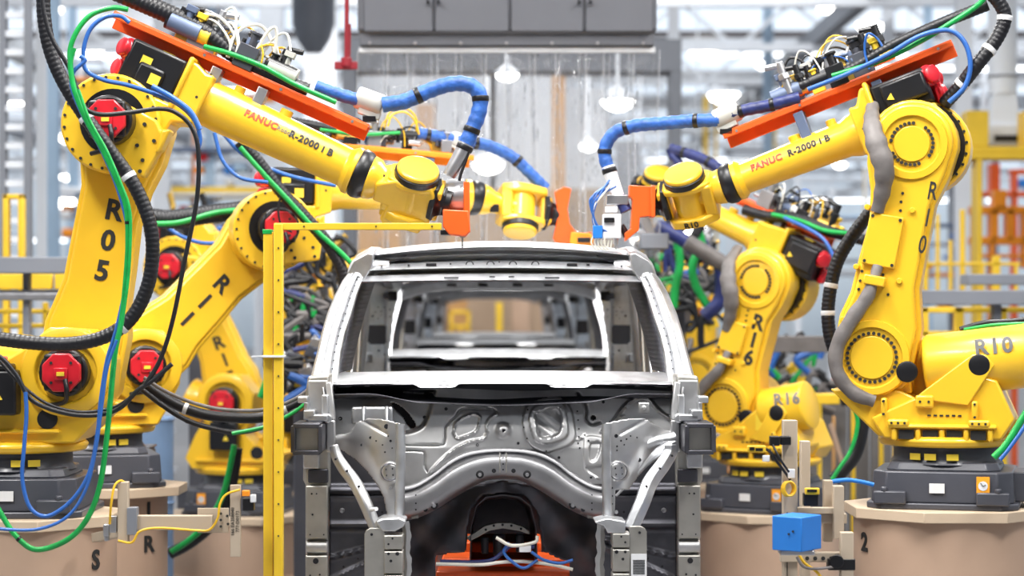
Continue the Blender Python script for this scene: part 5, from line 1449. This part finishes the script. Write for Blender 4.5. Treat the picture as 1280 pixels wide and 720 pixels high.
for i in range(NS):
    x0 = 450+370*i/NS-3; x1 = x0+370/NS+7
    vs = []; fs = []
    ph = cr_.uniform(0, 6); bw = cr_.uniform(.012, .03); off_ = .028*(i % 2)
    for j in range(15):
        z = P(0, 62, Yc).z-(.0+1.42*j/14)*1.0
        for k in range(9):
            u = k/8; x = (x0+(x1-x0)*u-640)/F*Yc+.006*math.sin(j*.5+ph)
            vs.append((x, Yc+off_+bw*math.cos((u-.5)*PI)*(.4+.6*math.sin(j*.23+ph)**2)+.01*math.sin(j*.6+ph*2), z))
    for j in range(14):
        for k in range(8): fs.append((j*9+k, j*9+k+1, (j+1)*9+k+1, (j+1)*9+k))
    ps_ = addp(t, 'plastic_strip', 'plastic', MB().geo(vs, fs), 0)
    for k in (0, 8):
        mb = MB().tube([vs[j*9+k] for j in range(15)], .0016, 6, 2); bmesh.ops.transform(mb.bm, matrix=Matrix.Translation(t.location).inverted(), verts=mb.bm.verts[:])
        mb.build('strip_edge', M['stripedge'], ps_)  # white edge tubes stand in for light caught by the cut plastic
# glints on the strips come from lamps reflecting in their bumpy gloss
# behind the curtain: boards, posts, a dark gantry
for i, (x0, x1, y0, y1, Y, m_, lab, nm) in enumerate((
    (448, 500, 235, 640, 34, 'brown', 'tall brown board standing behind the left end of the curtain', 'board'),
    (690, 706, 62, 640, 34.4, 'brown', 'narrow brown upright post behind the strips right of centre', 'post'),
    (520, 545, 130, 640, 34.8, 'tan', 'tan upright post behind the curtain left of centre', 'post'),
    (560, 584, 250, 640, 34, 'brown', 'low brown board behind the strips below the blue hose', 'board'),
    (640, 662, 250, 640, 34, 'tan', 'low tan board behind the orange bracket', 'board'),
    (770, 800, 180, 640, 34, 'hallgrey', 'grey upright plate behind the right strips', 'post'))):
    frame_px('upright_'+nm, lab, nm, Y, [(x0, y0, x1, y1)], m_, .12)
frame_px('overhead_gantry', 'dark grey overhead gantry seen through the top of the curtain', 'gantry', 24, [(430, 52, 850, 92), (430, 92, 446, 700), (836, 92, 850, 700)], 'hallgrey', .5)
frame_px('process_booth', 'pale grey machine enclosure behind the middle of the curtain', 'machine', 36.5, [(452, 96, 620, 180), (612, 96, 690, 330), (500, 190, 620, 330), (700, 110, 760, 320), (530, 330, 545, 530), (740, 320, 750, 530)], 'hallwhite', .4, parts='enclosure_panel')
frame_px('yellow_stand', 'yellow square stand at the far end, seen through the car bodies', 'stand', 33.5, [(562, 388, 588, 392), (562, 388, 566, 445), (584, 388, 588, 445), (562, 406, 588, 410), (574, 410, 577, 541)], 'yellow2', .1)
frame_px('yellow_stand', 'yellow post at the far end, seen through the car bodies', 'stand', 33.6, [(620, 378, 628, 541)], 'yellow2', .1)
frame_px('far_board', 'tan board wall closing the far end of the line', 'board', 35.5, [(452, 236, 820, 534)], 'boardtan', .1)

# ------------------------------------------------------------------ pedestals
def pedestal(px, Y, zt, r, label, txt=None, ta=0, top_r=None, n=8):
    x = (px-640)/F*Y; t = empty('robot_pedestal', (x, Y, 0), 0, label, 'pedestal', 'tan pedestals under the robots')
    MB().cyl((0, 0, 0), (0, 0, zt-.035), r, seg=48).build('drum', M['tan'], t, .004)
    MB().lathe([(0, r+.02), (.03, r+.02)], (0, 0, 0), (0, 0, 1), 40).build('foot_ring', M['tan'], t, .004)
    R_ = top_r or r*1.1
    MB().cyl((0, 0, zt-.05), (0, 0, zt), R_, seg=n, ang=PI/8).build('top_plate', M['tanlight'], t, .004)
    if txt:
        for k, (ch, z_) in enumerate(txt):
            a = math.radians(ta); nrm = Vector((math.sin(a), -math.cos(a), 0)); rt = Vector((math.cos(a), math.sin(a), 0))
            text(ch, .12, M['ink'], 'stencil_lettering', t, frame(rt, (0, 0, 1), nrm, nrm*(r+.003)+Vector((0, 0, z_))), bold=.004)
    return t
def ztop(o): return o.z
zt = rg05.o.z; pedestal(22, 10.3, zt, .45, 'tan round pedestal at far left under robot R05', [('S', zt-.20)], 62)
zt = rg11.o.z; pedestal(140, 12.2, zt, .30, 'tan pedestal with octagonal top under robot R11', [('R', zt-.31), ('J', zt-.13)], 50, .42)
zt = rg10.o.z; pedestal(1183, 10.7, zt, .44, 'large tan round pedestal at right under robot R10', [('2', zt-.17)], -70, .50)
zt = rg16.o.z; pedestal(962, 14.0, zt, .44, 'tan pedestal beside the car at right, under robot R16')
zt = rg15.o.z; pedestal(300, 16.0, zt, .50, 'tan pedestal behind the tall yellow post, under robot R15')
zt = P(380, 610, 18).z; pedestal(380, 18, zt, .4, 'blurred tan pedestal behind the left side of the car')
zt = P(880, 600, 18).z; pedestal(880, 18, zt, .4, 'blurred tan pedestal behind the right side of the car')

# drum, panels behind R10
t = empty('steel_drum', (P(185, 0, 15).x, 15, 0), 0, 'blue-grey drum standing between robots R11 and R15', 'drum')
zt = P(0, 520, 15).z; MB().cyl((0, 0, 0), (0, 0, zt), .17, seg=28).build('barrel', M['barrel'], t, .01)
b = MB()
for z_ in (.3, .6, zt-.02): b.torus((0, 0, z_), (0, 0, 1), .172, .01, 28, 6)
b.build('hoop', M['barrel'], t)
for i, (x0, x1) in enumerate(((1060, 1086), (1088, 1114), (1002, 1058))):
    frame_px('fence_screen', 'dark grey fence panel low behind the base of R10, ' + ['middle one', 'one nearest R10', 'one nearest R16'][i], 'panel', 17.5, [(x0, 495, x1, 720)], 'panel', .05)
for i, (x0, lab) in enumerate(((1099, 'yellow fence post touching the left side of R10 turret'), (1022, 'yellow fence post right of the R16 balancer'), (1064, 'yellow fence post beside the hanging black hose'), (1116, 'yellow fence post hidden partly by R10'))):
    frame_px('fence_post', lab, 'post', 17, [(x0, 500, x0+5, 720)], 'yellow2', .05)
frame_px('yellow_beam', 'yellow beam from the R16 balancer towards R10', 'beam', 15.8, [(1002, 492, 1048, 505)], 'yellow2', .15)
frame_px('slanted_pipe', 'slanting tan pipe in the dark gap by R10', 'pipe', 16.6, [(1040, 520, 1044, 640)], 'brown', .05)
o = MB().cyl(P(1038, 530, 16.4), P(1056, 590, 16.4), .02, seg=8).build('inclined_tube', M['tan']); tag(o, 'thin tan tube leaning in the dark gap left of R10', 'pipe')
# robot controllers / clutter behind
for i, (x0, y0, x1, y1, Y, m_, lab) in enumerate(((100, 560, 190, 620, 12.9, 'castgrey', 'dark grey control box behind the R05 base'),
    (365, 470, 400, 560, 19, 'yellow2', 'blurred yellow cabinet behind the left pillar of the car'), (820, 400, 880, 440, 20, 'hallgrey', 'grey bench between the car roof pillar and R16'))):
    t = empty('equipment_box', P(x0, y1, Y), 0, lab, 'box')
    addp(t, 'box_body', m_, box_px(x0, y0, x1, y1, Y, .3), .015); addp(t, 'lid', m_, box_px(x0-1, y0-3, x1+1, y0, Y, .33), .01); addp(t, 'label_plate', 'white', box_px(x0+10, y0+10, x0+22, y0+20, Y-.16, .01), 0)

# ------------------------------------------------------------------ tall yellow post with arm
Yp = 9.55
t = empty('yellow_post', (P(342, 0, Yp).x, Yp, 0), 0, 'tall yellow square post with a long side arm, left of the car', 'post')
def col(x0, x1, y0, Y, z0=0., dep=.06):
    a, b_ = P(x0, y0, Y), P(x1, y0, Y); return MB().box(((a.x+b_.x)/2, Y, (a.z+z0)/2), (b_.x-a.x, dep, a.z-z0))
addp(t, 'post', 'yellow2', col(330, 342, 290, Yp), .003); addp(t, 'post', 'yellow2', col(343, 354, 280, Yp-.03), .003)
addp(t, 'cross_arm', 'yellow2', box_px(343, 279, 552, 287.5, Yp-.02, .035), .003)
addp(t, 'green_cap', 'green', box_px(329, 287, 341, 293, Yp, .065), .003)
g = MB()
for y_ in range(310, 700, 40): g.cyl(P(348, y_, Yp-.06), P(348, y_, Yp-.064), .004, seg=8)
for x_ in (380, 470, 540): g.cyl(P(x_, 283, Yp-.037), P(x_, 283, Yp-.042), .004, seg=8)
addp(t, 'bolt', 'ink', g, 0); addp(t, 'cable_tie', 'white', box_px(328, 444, 356, 446.5, Yp-.02, .10).bar(P(328, 445, Yp-.06), P(314, 446, Yp-.05), .006, .006), .001)
addp(t, 'foot_plate', 'yellow2', MB().box((P(342, 0, Yp).x, Yp, .01), (.3, .25, .02)), 0)

# ------------------------------------------------------------------ sensor stands
Ys = 9.4
t = empty('sensor_bracket', P(215, 655, Ys), 0, 'tan sensor bracket arm in front of the left pedestals, with upright tubes', 'sensor bracket')
addp(t, 'upright_tube', 'tanpost', box_px(148, 602, 161, 678, Ys, .045), .003); addp(t, 'cross_tube', 'tanpost', box_px(163, 644, 266, 662, Ys+.02, .05), .003)
addp(t, 'end_plate', 'tanpost', box_px(247, 635, 286, 666, Ys+.06, .012), .002); 
up = addp(t, 'upright_plate', 'tanpost', box_px(288, 606, 301, 696, Ys-.02, .02), .002)
for i, s_ in enumerate(('166 EA358040', '777-D0173')):
    q = P(291+6*i, 652, Ys-.032)-t.location
    text(s_, .02, M['ink'], 'printed_lettering', up, frame((0, 0, 1), (-1, 0, 0), (0, -1, 0), q), depth=.0004)
addp(t, 'mounting_plate', 'hallgrey', box_px(160, 634, 172, 668, Ys+.0, .06), .002)
g = MB()
for x_, y_ in ((276, 642), (276, 650), (276, 658), (284, 645), (285, 655)): g.cyl(P(x_, y_, Ys+.05), P(x_, y_, Ys+.045), .006, seg=8)
addp(t, 'bolt', 'ink', g, 0)
addp(t, 'sensor_head', 'orange2', box_px(303, 613, 312, 620, Ys-.03, .03), .002); addp(t, 'sensor_head', 'black', box_px(304, 622, 318, 638, Ys-.02, .05), .004); addp(t, 'sensor_head', 'white', box_px(313, 618, 320, 628, Ys-.04, .02), .003)
addp(t, 'valve_head', 'steel', box_px(130, 655, 137, 670, Ys, .04).cyl(P(133, 670, Ys), P(134, 676, Ys), .012, seg=8).box(P(142, 655, Ys), (.03, .04, .07)), .003)
addp(t, 'yellow_wire', 'yellowwire', MB().tube([P(137, 655, Ys-.03), P(139, 630, Ys-.05), P(143, 608, Ys-.04), P(150, 601, Ys-.02), P(156, 603, Ys)], .005, 8), 0)
addp(t, 'yellow_wire', 'yellowwire', MB().tube([P(148, 676, Ys-.04), P(165, 678, Ys-.05), P(175, 664, Ys-.05), P(200, 660, Ys-.04), P(245, 663, Ys-.04), P(262, 662, Ys-.05), P(272, 648, Ys-.06), P(275, 630, Ys-.06), P(283, 618, Ys-.05), P(300, 612, Ys-.05)], .005, 8), 0)
addp(t, 'support_arm', 'tanpost', MB().bar(P(154, 665, Ys+.02), P(120, 672, 9.9), .04, .04), .003)
# right
Ys = 9.5
t = empty('sensor_stand', (P(990, 0, Ys).x, Ys, 0), 0, 'tan twin-post sensor stand left of the large pedestal at right', 'sensor stand')
def colz(t, nm, x0, x1, y0, Y, m='tanpost', dep=.055, z0=0): return addp(t, nm, m, col(x0, x1, y0, Y, z0, dep), .003)
colz(t, 'upright_tube', 978, 996, 525, Ys); colz(t, 'upright_tube', 1000, 1012, 551, Ys+.15); colz(t, 'upright_tube', 1029, 1040, 600, Ys+.1, z0=.9); colz(t, 'upright_tube', 1041, 1054, 607, Ys+.02, z0=.92); colz(t, 'upright_tube', 1050, 1066, 665, Ys-.05, z0=.62)
addp(t, 'cross_tube', 'tanpost', box_px(996, 634, 1046, 642, Ys+.03, .04), .003); addp(t, 'cross_tube', 'tanpost', box_px(1012, 642, 1058, 654, Ys+.06, .04), .003); addp(t, 'cross_tube', 'tanpost', box_px(975, 690, 1056, 702, Ys-.02, .05), .003)
addp(t, 'post_groove', 'ink', box_px(983.5, 640, 984.5, 720, Ys-.03, .004), 0); addp(t, 'foot_plate', 'tanpost', MB().box((P(990, 0, Ys).x, Ys, .01), (.3, .3, .02)), 0)
addp(t, 'black_clamp', 'black', box_px(975, 545, 988, 556, Ys-.04, .05).box(P(968, 551, Ys-.05), (.04, .05, .04)), .004)
g = MB()
for i in range(4): g.cyl(P(1009+10*i, 698, Ys-.05), P(1009+10*i, 698, Ys-.056), .009, seg=8)
addp(t, 'bolt', 'ink', g, 0)
addp(t, 'sensor_head', 'yellow2', box_px(934, 557, 957, 565, Ys-.08, .03), .003); addp(t, 'sensor_window', 'black', box_px(937, 559, 943, 563, Ys-.1, .01).box(P(949, 562, Ys-.1), (.03, .01, .012)), 0)
addp(t, 'sensor_head', 'yellow2', box_px(1006, 610, 1024, 618, Ys-.08, .03), .003); addp(t, 'sensor_head', 'black', box_px(1004, 616, 1022, 632, Ys-.06, .05), .004); addp(t, 'sensor_window', 'black', box_px(1009, 612, 1021, 615, Ys-.1, .01), 0)
addp(t, 'sensor_head', 'black', box_px(1034, 698, 1068, 712, Ys-.05, .06).cyl(P(1046, 702, Ys-.09), P(1046, 702, Ys-.03), .03, seg=14), .004)
addp(t, 'black_cable', 'rubber', MB().tube([P(957, 561, Ys-.08), P(964, 566, Ys-.08), P(972, 578, Ys-.08), P(984, 594, Ys-.06), P(988, 600, Ys-.06)], .006, 8).tube([P(966, 556, Ys-.08), P(974, 572, Ys-.1), P(986, 590, Ys-.08)], .005, 8), 0)
addp(t, 'cable_joint', 'white', box_px(953, 569, 962, 577, Ys-.09, .015).box(P(989, 592, Ys-.06), (.03, .02, .04)), .003)
wr_ = []
for k in range(4):
    a0 = k*.7; wr_.append(MB().tube([P(984+7*math.cos(a)+k*1.2, 611+9*math.sin(a), Ys-.06-.01*k) for a in [a0+i*.9 for i in range(9)]], .0045, 6))
for w_ in wr_: addp(t, 'yellow_wire', 'yellowwire', w_, 0)
addp(t, 'yellow_wire', 'yellowwire', MB().tube([P(998, 692, Ys-.07), P(1006, 704, Ys-.08), P(1020, 714, Ys-.08), P(1028, 724, Ys-.08)], .006, 8), 0)
addp(t, 'grey_cable', 'sleeve', MB().tube([P(996, 696, Ys-.08), P(1004, 708, Ys-.09), P(1020, 711, Ys-.09), P(1046, 708, Ys-.08)], .006, 8), 0)
t2 = empty('light_curtain_box', P(995, 688, 9.3), 0, 'bright blue sensor box mounted on the tan stand at right', 'sensor box')
vs = []; bx = [(965, 648, 9.25), (1002, 645, 9.16), (1027, 644, 9.3), (990, 646, 9.4)]
bt = [(967, 689, 9.25), (1002, 690, 9.16), (1027, 683, 9.3), (990, 686, 9.4)]
zt_, zb_ = P(0, 646, 9.2).z, P(0, 689, 9.2).z
pl = [((p[0]-640)/F*p[2], p[2]) for p in bx]
mb = MB().geo([(x, y, zt_) for x, y in pl]+[(x, y, zb_) for x, y in pl], [(0, 1, 2, 3), (7, 6, 5, 4)]+[(i, (i+1) % 4, (i+1) % 4+4, i+4) for i in range(4)])
addp(t2, 'housing', 'skyblue', mb, .004)
a_, b_ = Vector((pl[0][0], pl[0][1], 0)), Vector((pl[1][0], pl[1][1], 0)); fd = (b_-a_).normalized(); fn = Vector((fd.y, -fd.x, 0))
if fn.y > 0: fn = -fn
c_ = a_+(b_-a_)*.38+Vector((0, 0, (zt_+zb_)/2))+fn*.003
text('SICK', .022, M['white'], 'printed_lettering', t2, frame((0, 0, 1), -fd, fn, c_-t2.location) if 0 else frame(Vector((0, 0, 1)), Vector((0, 0, 1)).cross(fn)*-1, fn, c_-t2.location), depth=.0004) if 0 else None
addp(t2, 'screw', 'ink', MB().cyl(c_+fd*.03, c_+fd*.03+fn*.004, .005, seg=8).cyl(c_+fd*.05+Vector((0, 0, .012)), c_+fd*.05+fn*.004+Vector((0, 0, .012)), .005, seg=8), 0)
addp(t2, 'mounting_plate', 'steel', MB().box(((pl[0][0]+pl[2][0])/2, 9.3, zb_-.012), (.14, .12, .02)), .003)

# ------------------------------------------------------------------ orange fixture under the car
t = empty('orange_skid', (0, 11.2, 0), 0, 'orange carrier frame under the front car body', 'carrier')
addp(t, 'front_beam', 'orange', box_px(546, 711, 712, 760, 10.5, .2), .01); addp(t, 'cross_beam', 'orange', box_px(553, 694, 712, 707, 10.9, .3), .01); addp(t, 'centre_block', 'orange', box_px(578, 672, 676, 689, 11.3, .4), .01)
for s_ in (-1, 1): addp(t, 'side_runner', 'orange', MB().box((-.04+s_*.42, 12.2, .52), (.12, 4.4, .12)), .01)
for s_ in (-1, 1):
    for y_ in (10.4, 13.9): addp(t, 'leg', 'orange', MB().box((-.04+s_*.42, y_, .23), (.1, .1, .46)), .006)
addp(t, 'cylinder', 'castgrey', MB().cyl(P(624, 694, 10.6), P(624, 668, 10.6), .03, seg=14).cyl(P(650, 690, 10.6), P(650, 668, 10.6), .02, seg=14).cyl(P(606, 692, 10.6), P(606, 672, 10.6), .018, seg=14), .003)
for k, (pts, m_, r_) in enumerate((([(550, 702), (590, 703), (615, 700), (629, 690), (640, 682), (668, 684)], 'navy', .010), ([(545, 705), (600, 706), (625, 703), (655, 702), (690, 706), (716, 712)], 'whitewire', .008), ([(636, 678), (630, 690), (640, 702), (655, 710), (672, 700)], 'bluewire', .007), ([(620, 672), (640, 682), (668, 678), (672, 670)], 'whitewire', .008), ([(664, 690), (680, 700), (700, 704), (716, 700)], 'bluewire', .007))):
    addp(t, 'air_hose', m_, MB().tube([P(a, b_, 10.15-.02*k) for a, b_ in pts], r_, 8), 0)
addp(t, 'hose_manifold', 'white', box_px(649, 682, 664, 690, 10.1, .03), .003)

# ------------------------------------------------------------------ loose cables and hoses at the left
def H_(name, pts, Y, r, m, label, cat='cable', straps=(), smat=None):
    return hoseobj(name, PP(pts, Y), r, M[m], None, label, cat, None, 12, 8, straps, smat)
H_('big_black_hose', [(54, -20), (55, 20), (62, 60), (78, 100), (104, 142), (136, 186), (168, 232), (188, 282), (190, 330), (180, 370), (160, 402), (128, 422), (85, 430), (35, 428), (-20, 421)], 9.75, .031, 'rubber',
   'thick black hose looping from the top left corner down past the R05 arm', 'hose', (.30, .42, .74), M['white'])
H_('black_cable', [(50, -20), (56, 20), (66, 50), (86, 84), (96, 110), (105, 134), (125, 143), (160, 141), (200, 136), (222, 142), (240, 160), (248, 190), (246, 250), (232, 320), (216, 400), (200, 450), (181, 482)], 9.6, .010, 'rubber',
   'thin black cable dropping from the R05 head past the long black hose')
H_('green_cable', [(92, 60), (88, 80), (93, 112), (108, 150), (130, 190), (148, 230), (158, 260), (160, 300), (158, 340), (152, 400), (144, 440), (138, 500), (132, 560), (124, 610), (108, 650), (82, 676), (45, 687), (20, 670), (0, 640), (-20, 600)], 9.55, .012, 'green',
   'bright green cable running down the R05 arm and looping over the left pedestal', 'cable', (.35, .9))
H_('yellow_green_cable', [(98, 112), (112, 150), (134, 190), (152, 232), (162, 262), (163, 300), (160, 350), (153, 400), (148, 420), (141, 470), (137, 520)], 9.53, .007, 'green',
   'slim green cable beside the bright green one on the R05 arm')
H_('blue_cable', [(100, 70), (106, 76), (92, 90), (90, 110), (104, 145), (128, 190), (148, 238), (160, 290), (158, 350), (146, 410), (134, 450), (126, 500), (122, 540), (112, 590), (90, 625), (60, 645), (38, 635), (28, 600), (30, 560), (33, 520), (32, 490)], 9.57, .009, 'bluewire',
   'blue cable following the green one and curling up to the R05 base')
H_('blue_cable', [(146, 425), (134, 460), (127, 510), (120, 560), (108, 610), (85, 645), (50, 661), (10, 662), (-20, 658)], 9.50, .007, 'bluewire',
   'second blue cable with the lower loop across the R05 base')
H_('black_cable', [(-20, 440), (0, 446), (20, 468), (40, 500), (80, 516), (120, 519), (150, 510), (172, 488), (190, 476), (215, 455)], 9.6, .010, 'rubber', 'black cable looping across the lower casting of R05')
H_('white_striped_cable', [(-20, 430), (0, 452), (28, 482), (60, 505), (100, 515), (140, 510), (165, 496)], 9.64, .007, 'rubber', 'thin dark cable just above the black loop on R05')
H_('hose_bundle', [(178, 478), (200, 494), (225, 508), (255, 518), (290, 522), (325, 522), (350, 514), (375, 502), (400, 480)], 10.9, .026, 'rubber',
   'black hose bundle sagging from R11 behind the yellow post to the car pillar', 'hose', (.3, .8), M['white'])
H_('hose_bundle', [(176, 486), (205, 508), (235, 526), (268, 536), (300, 540), (340, 530), (372, 512)], 10.85, .013, 'rubber', 'thin lower hose sagging under the bundle behind the yellow post', 'hose', (.35,))
H_('red_brown_hose', [(180, 472), (205, 488), (240, 503), (280, 512), (330, 512), (370, 498), (395, 478)], 10.82, .009, 'sleeve', 'grey-brown hose along the top of the sagging bundle', 'hose')
H_('green_cable', [(290, 542), (330, 534), (352, 524), (375, 510), (390, 496)], 10.75, .009, 'green', 'short green cable under the sagging hose bundle', 'cable')
H_('big_black_hose', [(296, 560), (292, 590), (284, 625), (262, 658), (235, 680), (212, 692)], 13.2, .035, 'rubber', 'black hose curving down behind the left sensor bracket', 'hose')
H_('green_cable', [(293, 556), (286, 590), (278, 620), (262, 650), (238, 674), (214, 690)], 13.1, .018, 'green', 'green hose following the black one behind the left sensor bracket', 'hose')
H_('big_black_hose', [(190, 272), (215, 274), (260, 268), (310, 262)], 13.0, .055, 'rubber', 'black hose pack end pointing left between R05 and R11', 'hose')
H_('green_cable', [(192, 280), (225, 278), (270, 266), (306, 262)], 12.9, .016, 'green', 'green hose under the black pack between R05 and R11', 'hose')
H_('blue_cable', [(268, 166), (278, 200), (300, 222), (335, 228)], 11.5, .010, 'bluewire', 'pale blue cable loop under the R05 forearm', 'cable')
H_('blue_cable', [(210, 285), (228, 296), (255, 304), (290, 302)], 13.4, .012, 'bluewire', 'blue cable sagging below the black hose pack', 'cable')
H_('black_cable', [(1076, 500), (1078, 530), (1070, 565), (1056, 585), (1042, 600)], 12.6, .040, 'rubber', 'thick black hose hanging in the dark gap left of the R10 base', 'hose')
H_('green_cable', [(1066, 505), (1072, 530), (1064, 562), (1050, 584), (1040, 600)], 12.5, .012, 'green', 'green hose beside the black one left of the R10 base', 'hose')
H_('green_cable', [(1310, 470), (1280, 520), (1258, 555), (1242, 572)], 10.0, .016, 'green', 'green cable coming in at the right edge to the R10 base', 'cable')
H_('blue_cable', [(1310, 480), (1284, 528), (1262, 560), (1250, 575)], 9.98, .009, 'bluewire', 'blue cable beside the green one at the right edge', 'cable')
H_('blue_cable', [(1040, 602), (1060, 600), (1080, 603), (1092, 606)], 10.1, .010, 'skyblue', 'short sky blue hose at the left corner of the R10 base', 'hose')
H_('black_cable', [(1200, 412), (1230, 404), (1260, 402), (1300, 398)], 10.6, .014, 'rubber', 'black cable lying on top of the R10 balancer', 'cable')
H_('green_cable', [(1205, 412), (1235, 407), (1262, 405), (1300, 404)], 10.55, .008, 'green', 'thin green cable lying on top of the R10 balancer', 'cable')
H_('purple_hose', [(820, 282), (840, 292), (862, 305), (888, 322), (920, 342)], 15.5, .05, 'navy', 'navy hose running behind the car roof to robot R16', 'hose')
H_('grey_tube', [(858, 302), (880, 315), (905, 330), (930, 345)], 15.2, .055, 'sleeve', 'grey tube continuing the navy hose behind R16', 'hose')
H_('purple_hose', [(880, 312), (898, 328), (902, 350), (898, 378), (880, 396)], 15.8, .05, 'navy', 'navy hose loop left of the R16 arm', 'hose')
H_('green_cable', [(846, 300), (850, 330), (844, 360), (842, 385)], 16, .03, 'green', 'green hose between the car roof and R16', 'hose')
H_('green_cable', [(876, 312), (866, 330), (868, 352), (880, 375), (892, 392)], 15.9, .03, 'green', 'green hose bending beside the navy loop', 'hose')
H_('orange_pipe', [(812, 296), (830, 300), (850, 298)], 16.5, .03, 'orange', 'short orange pipe behind the car roof corner', 'pipe')

# clutter machines behind both roof pillars
cl = random.Random(21)
def clutter(name, label, cx, cy, wx, wy, Y, n, seed):
    r = random.Random(seed); t = empty(name, P(cx, cy, Y), 0, label, 'machine')
    for i in range(n):
        x, y = cx+r.uniform(-wx, wx), cy+r.uniform(-wy, wy); s_ = r.uniform(5, 13)/F*Y; p = P(x, y, Y+r.uniform(-.3, .3))
        k = r.choice(['valve_body', 'clamp_arm', 'cylinder']); mb = MB()
        if k == 'valve_body': mb.box(p, (s_*1.4, s_, s_*1.2), Matrix.Rotation(r.uniform(-.6, .6), 3, 'Y')).cyl(p, p+Vector((0, 0, s_)), s_*.3, seg=10)
        elif k == 'clamp_arm': mb.bar(p, p+Vector((r.uniform(-3, 3)*s_, 0, r.uniform(-2.4, 2.4)*s_)), s_*.6, s_*.5)
        else: mb.cyl(p, p+Vector((r.uniform(-1, 1)*s_*2, 0, s_*2)), s_*.4, seg=12).cyl(p, p+Vector((0, -s_, 0)), s_*.3, seg=10)
        addp(t, k, r.choice(['black', 'black', 'steel', 'yellow2', 'orange2', 'castgrey', 'brass', 'castgrey', 'black', 'steel', 'yellow2']), mb, .006)
    for i in range(n//2):
        x, y = cx+r.uniform(-wx, wx), cy+r.uniform(-wy, wy); q = [(x, y), (x+r.uniform(-20, 20), y+r.uniform(-18, 5)), (x+r.uniform(-30, 30), y+r.uniform(0, 30)), (x+r.uniform(-30, 30), y+r.uniform(10, 40))]
        addp(t, 'hose', r.choice(['rubber', 'rubber', 'green', 'rubber', 'navy', 'rubber', 'sleeve', 'rubber', 'rubber', 'bluewire']), MB().tube([P(a, b_, Y-.3) for a, b_ in q], r.uniform(.012, .03), 8), 0)
    # carried by a column down to the floor
    addp(t, 'stand', 'castgrey', MB().box((P(cx, 0, Y).x, Y+.3, P(0, cy, Y).z/2), (.12, .12, P(0, cy, Y).z)), .01)
clutter('welding_machine', 'cluttered welding machine with valves behind the right roof corner', 850, 345, 42, 60, 16.6, 85, 5)
clutter('welding_machine', 'cluttered dark welding machine with hoses behind the left roof corner', 395, 360, 42, 70, 15.2, 70, 6)
clutter('welding_machine', 'dark machine with red caps low between robot R16 and robot R10', 1000, 470, 50, 40, 17.4, 26, 7)
clutter('welding_machine', 'dark hose cluster between robot R05 and robot R11', 240, 290, 40, 30, 17.6, 22, 8)
clutter('welding_machine', 'clutter of hoses low between the yellow post and the car', 374, 470, 26, 50, 14.2, 18, 9)

# ------------------------------------------------------------------ daylight, lamps of the cell, camera
w = bpy.data.worlds.new('sky'); SC.world = w; w.use_nodes = True
n = w.node_tree.nodes; l = w.node_tree.links; bg = n['Background']
tc = n.new('ShaderNodeTexCoord'); sp = n.new('ShaderNodeSeparateXYZ'); cr = n.new('ShaderNodeValToRGB')
l.new(tc.outputs['Generated'], sp.inputs[0]); l.new(sp.outputs['Z'], cr.inputs['Fac']); l.new(cr.outputs['Color'], bg.inputs['Color'])
e = cr.color_ramp.elements; e[0].position = 0; e[0].color = (.74, .86, 1., 1); e[1].position = .7; e[1].color = (1., 1., 1., 1)
bg.inputs['Strength'].default_value = 1.3
def area(name, loc, size, sy, power, col=(1, .98, .95), rot=(0, 0, 0)):
    d = bpy.data.lights.new(name, 'AREA'); d.shape = 'RECTANGLE'; d.size = size; d.size_y = sy; d.energy = power; d.color = col
    o = bpy.data.objects.new(name, d); COL.objects.link(o); o.location = loc; o.rotation_euler = rot; return o
for i, (x, y) in enumerate(((-3.5, 6.5), (3.5, 6.5), (-3.5, 12), (3.5, 12), (0, 9.0), (0, 17))):
    area('ceiling_light', (x, y, 6.6), .7, 2.4, 350)
for x in (-3.2, 0, 3.2):
    area('booth_fill_light', (x, 29, 6.9), 1.2, 2.5, 150, rot=(math.radians(50), 0, 0))  # unseen fill lamps added to brighten the booth behind the curtain
d = bpy.data.lights.new('added_sun', 'SUN'); d.energy = .9; d.angle = math.radians(12); d.color = (1, .97, .92)  # added sun lamp for contrast and highlights, shining through the roof gaps
o = bpy.data.objects.new('added_sun', d); COL.objects.link(o); o.rotation_euler = (math.radians(38), math.radians(-14), 0)

cd = bpy.data.cameras.new('camera'); cam = bpy.data.objects.new('camera', cd); COL.objects.link(cam)
cam.location = (0, 0, H); cam.rotation_euler = (PI/2, 0, 0)
cd.sensor_width = 36; cd.lens = F/1280*36; cd.shift_y = (HZ-360)/1280
cd.clip_end = 400; cd.dof.use_dof = True; cd.dof.focus_distance = 10.1; cd.dof.aperture_fstop = 1.7
SC.camera = cam
vs_ = SC.view_settings; vs_.view_transform = 'Standard'; vs_.look = 'None'; vs_.gamma = 1; vs_.exposure = 0; vs_.use_curve_mapping = False
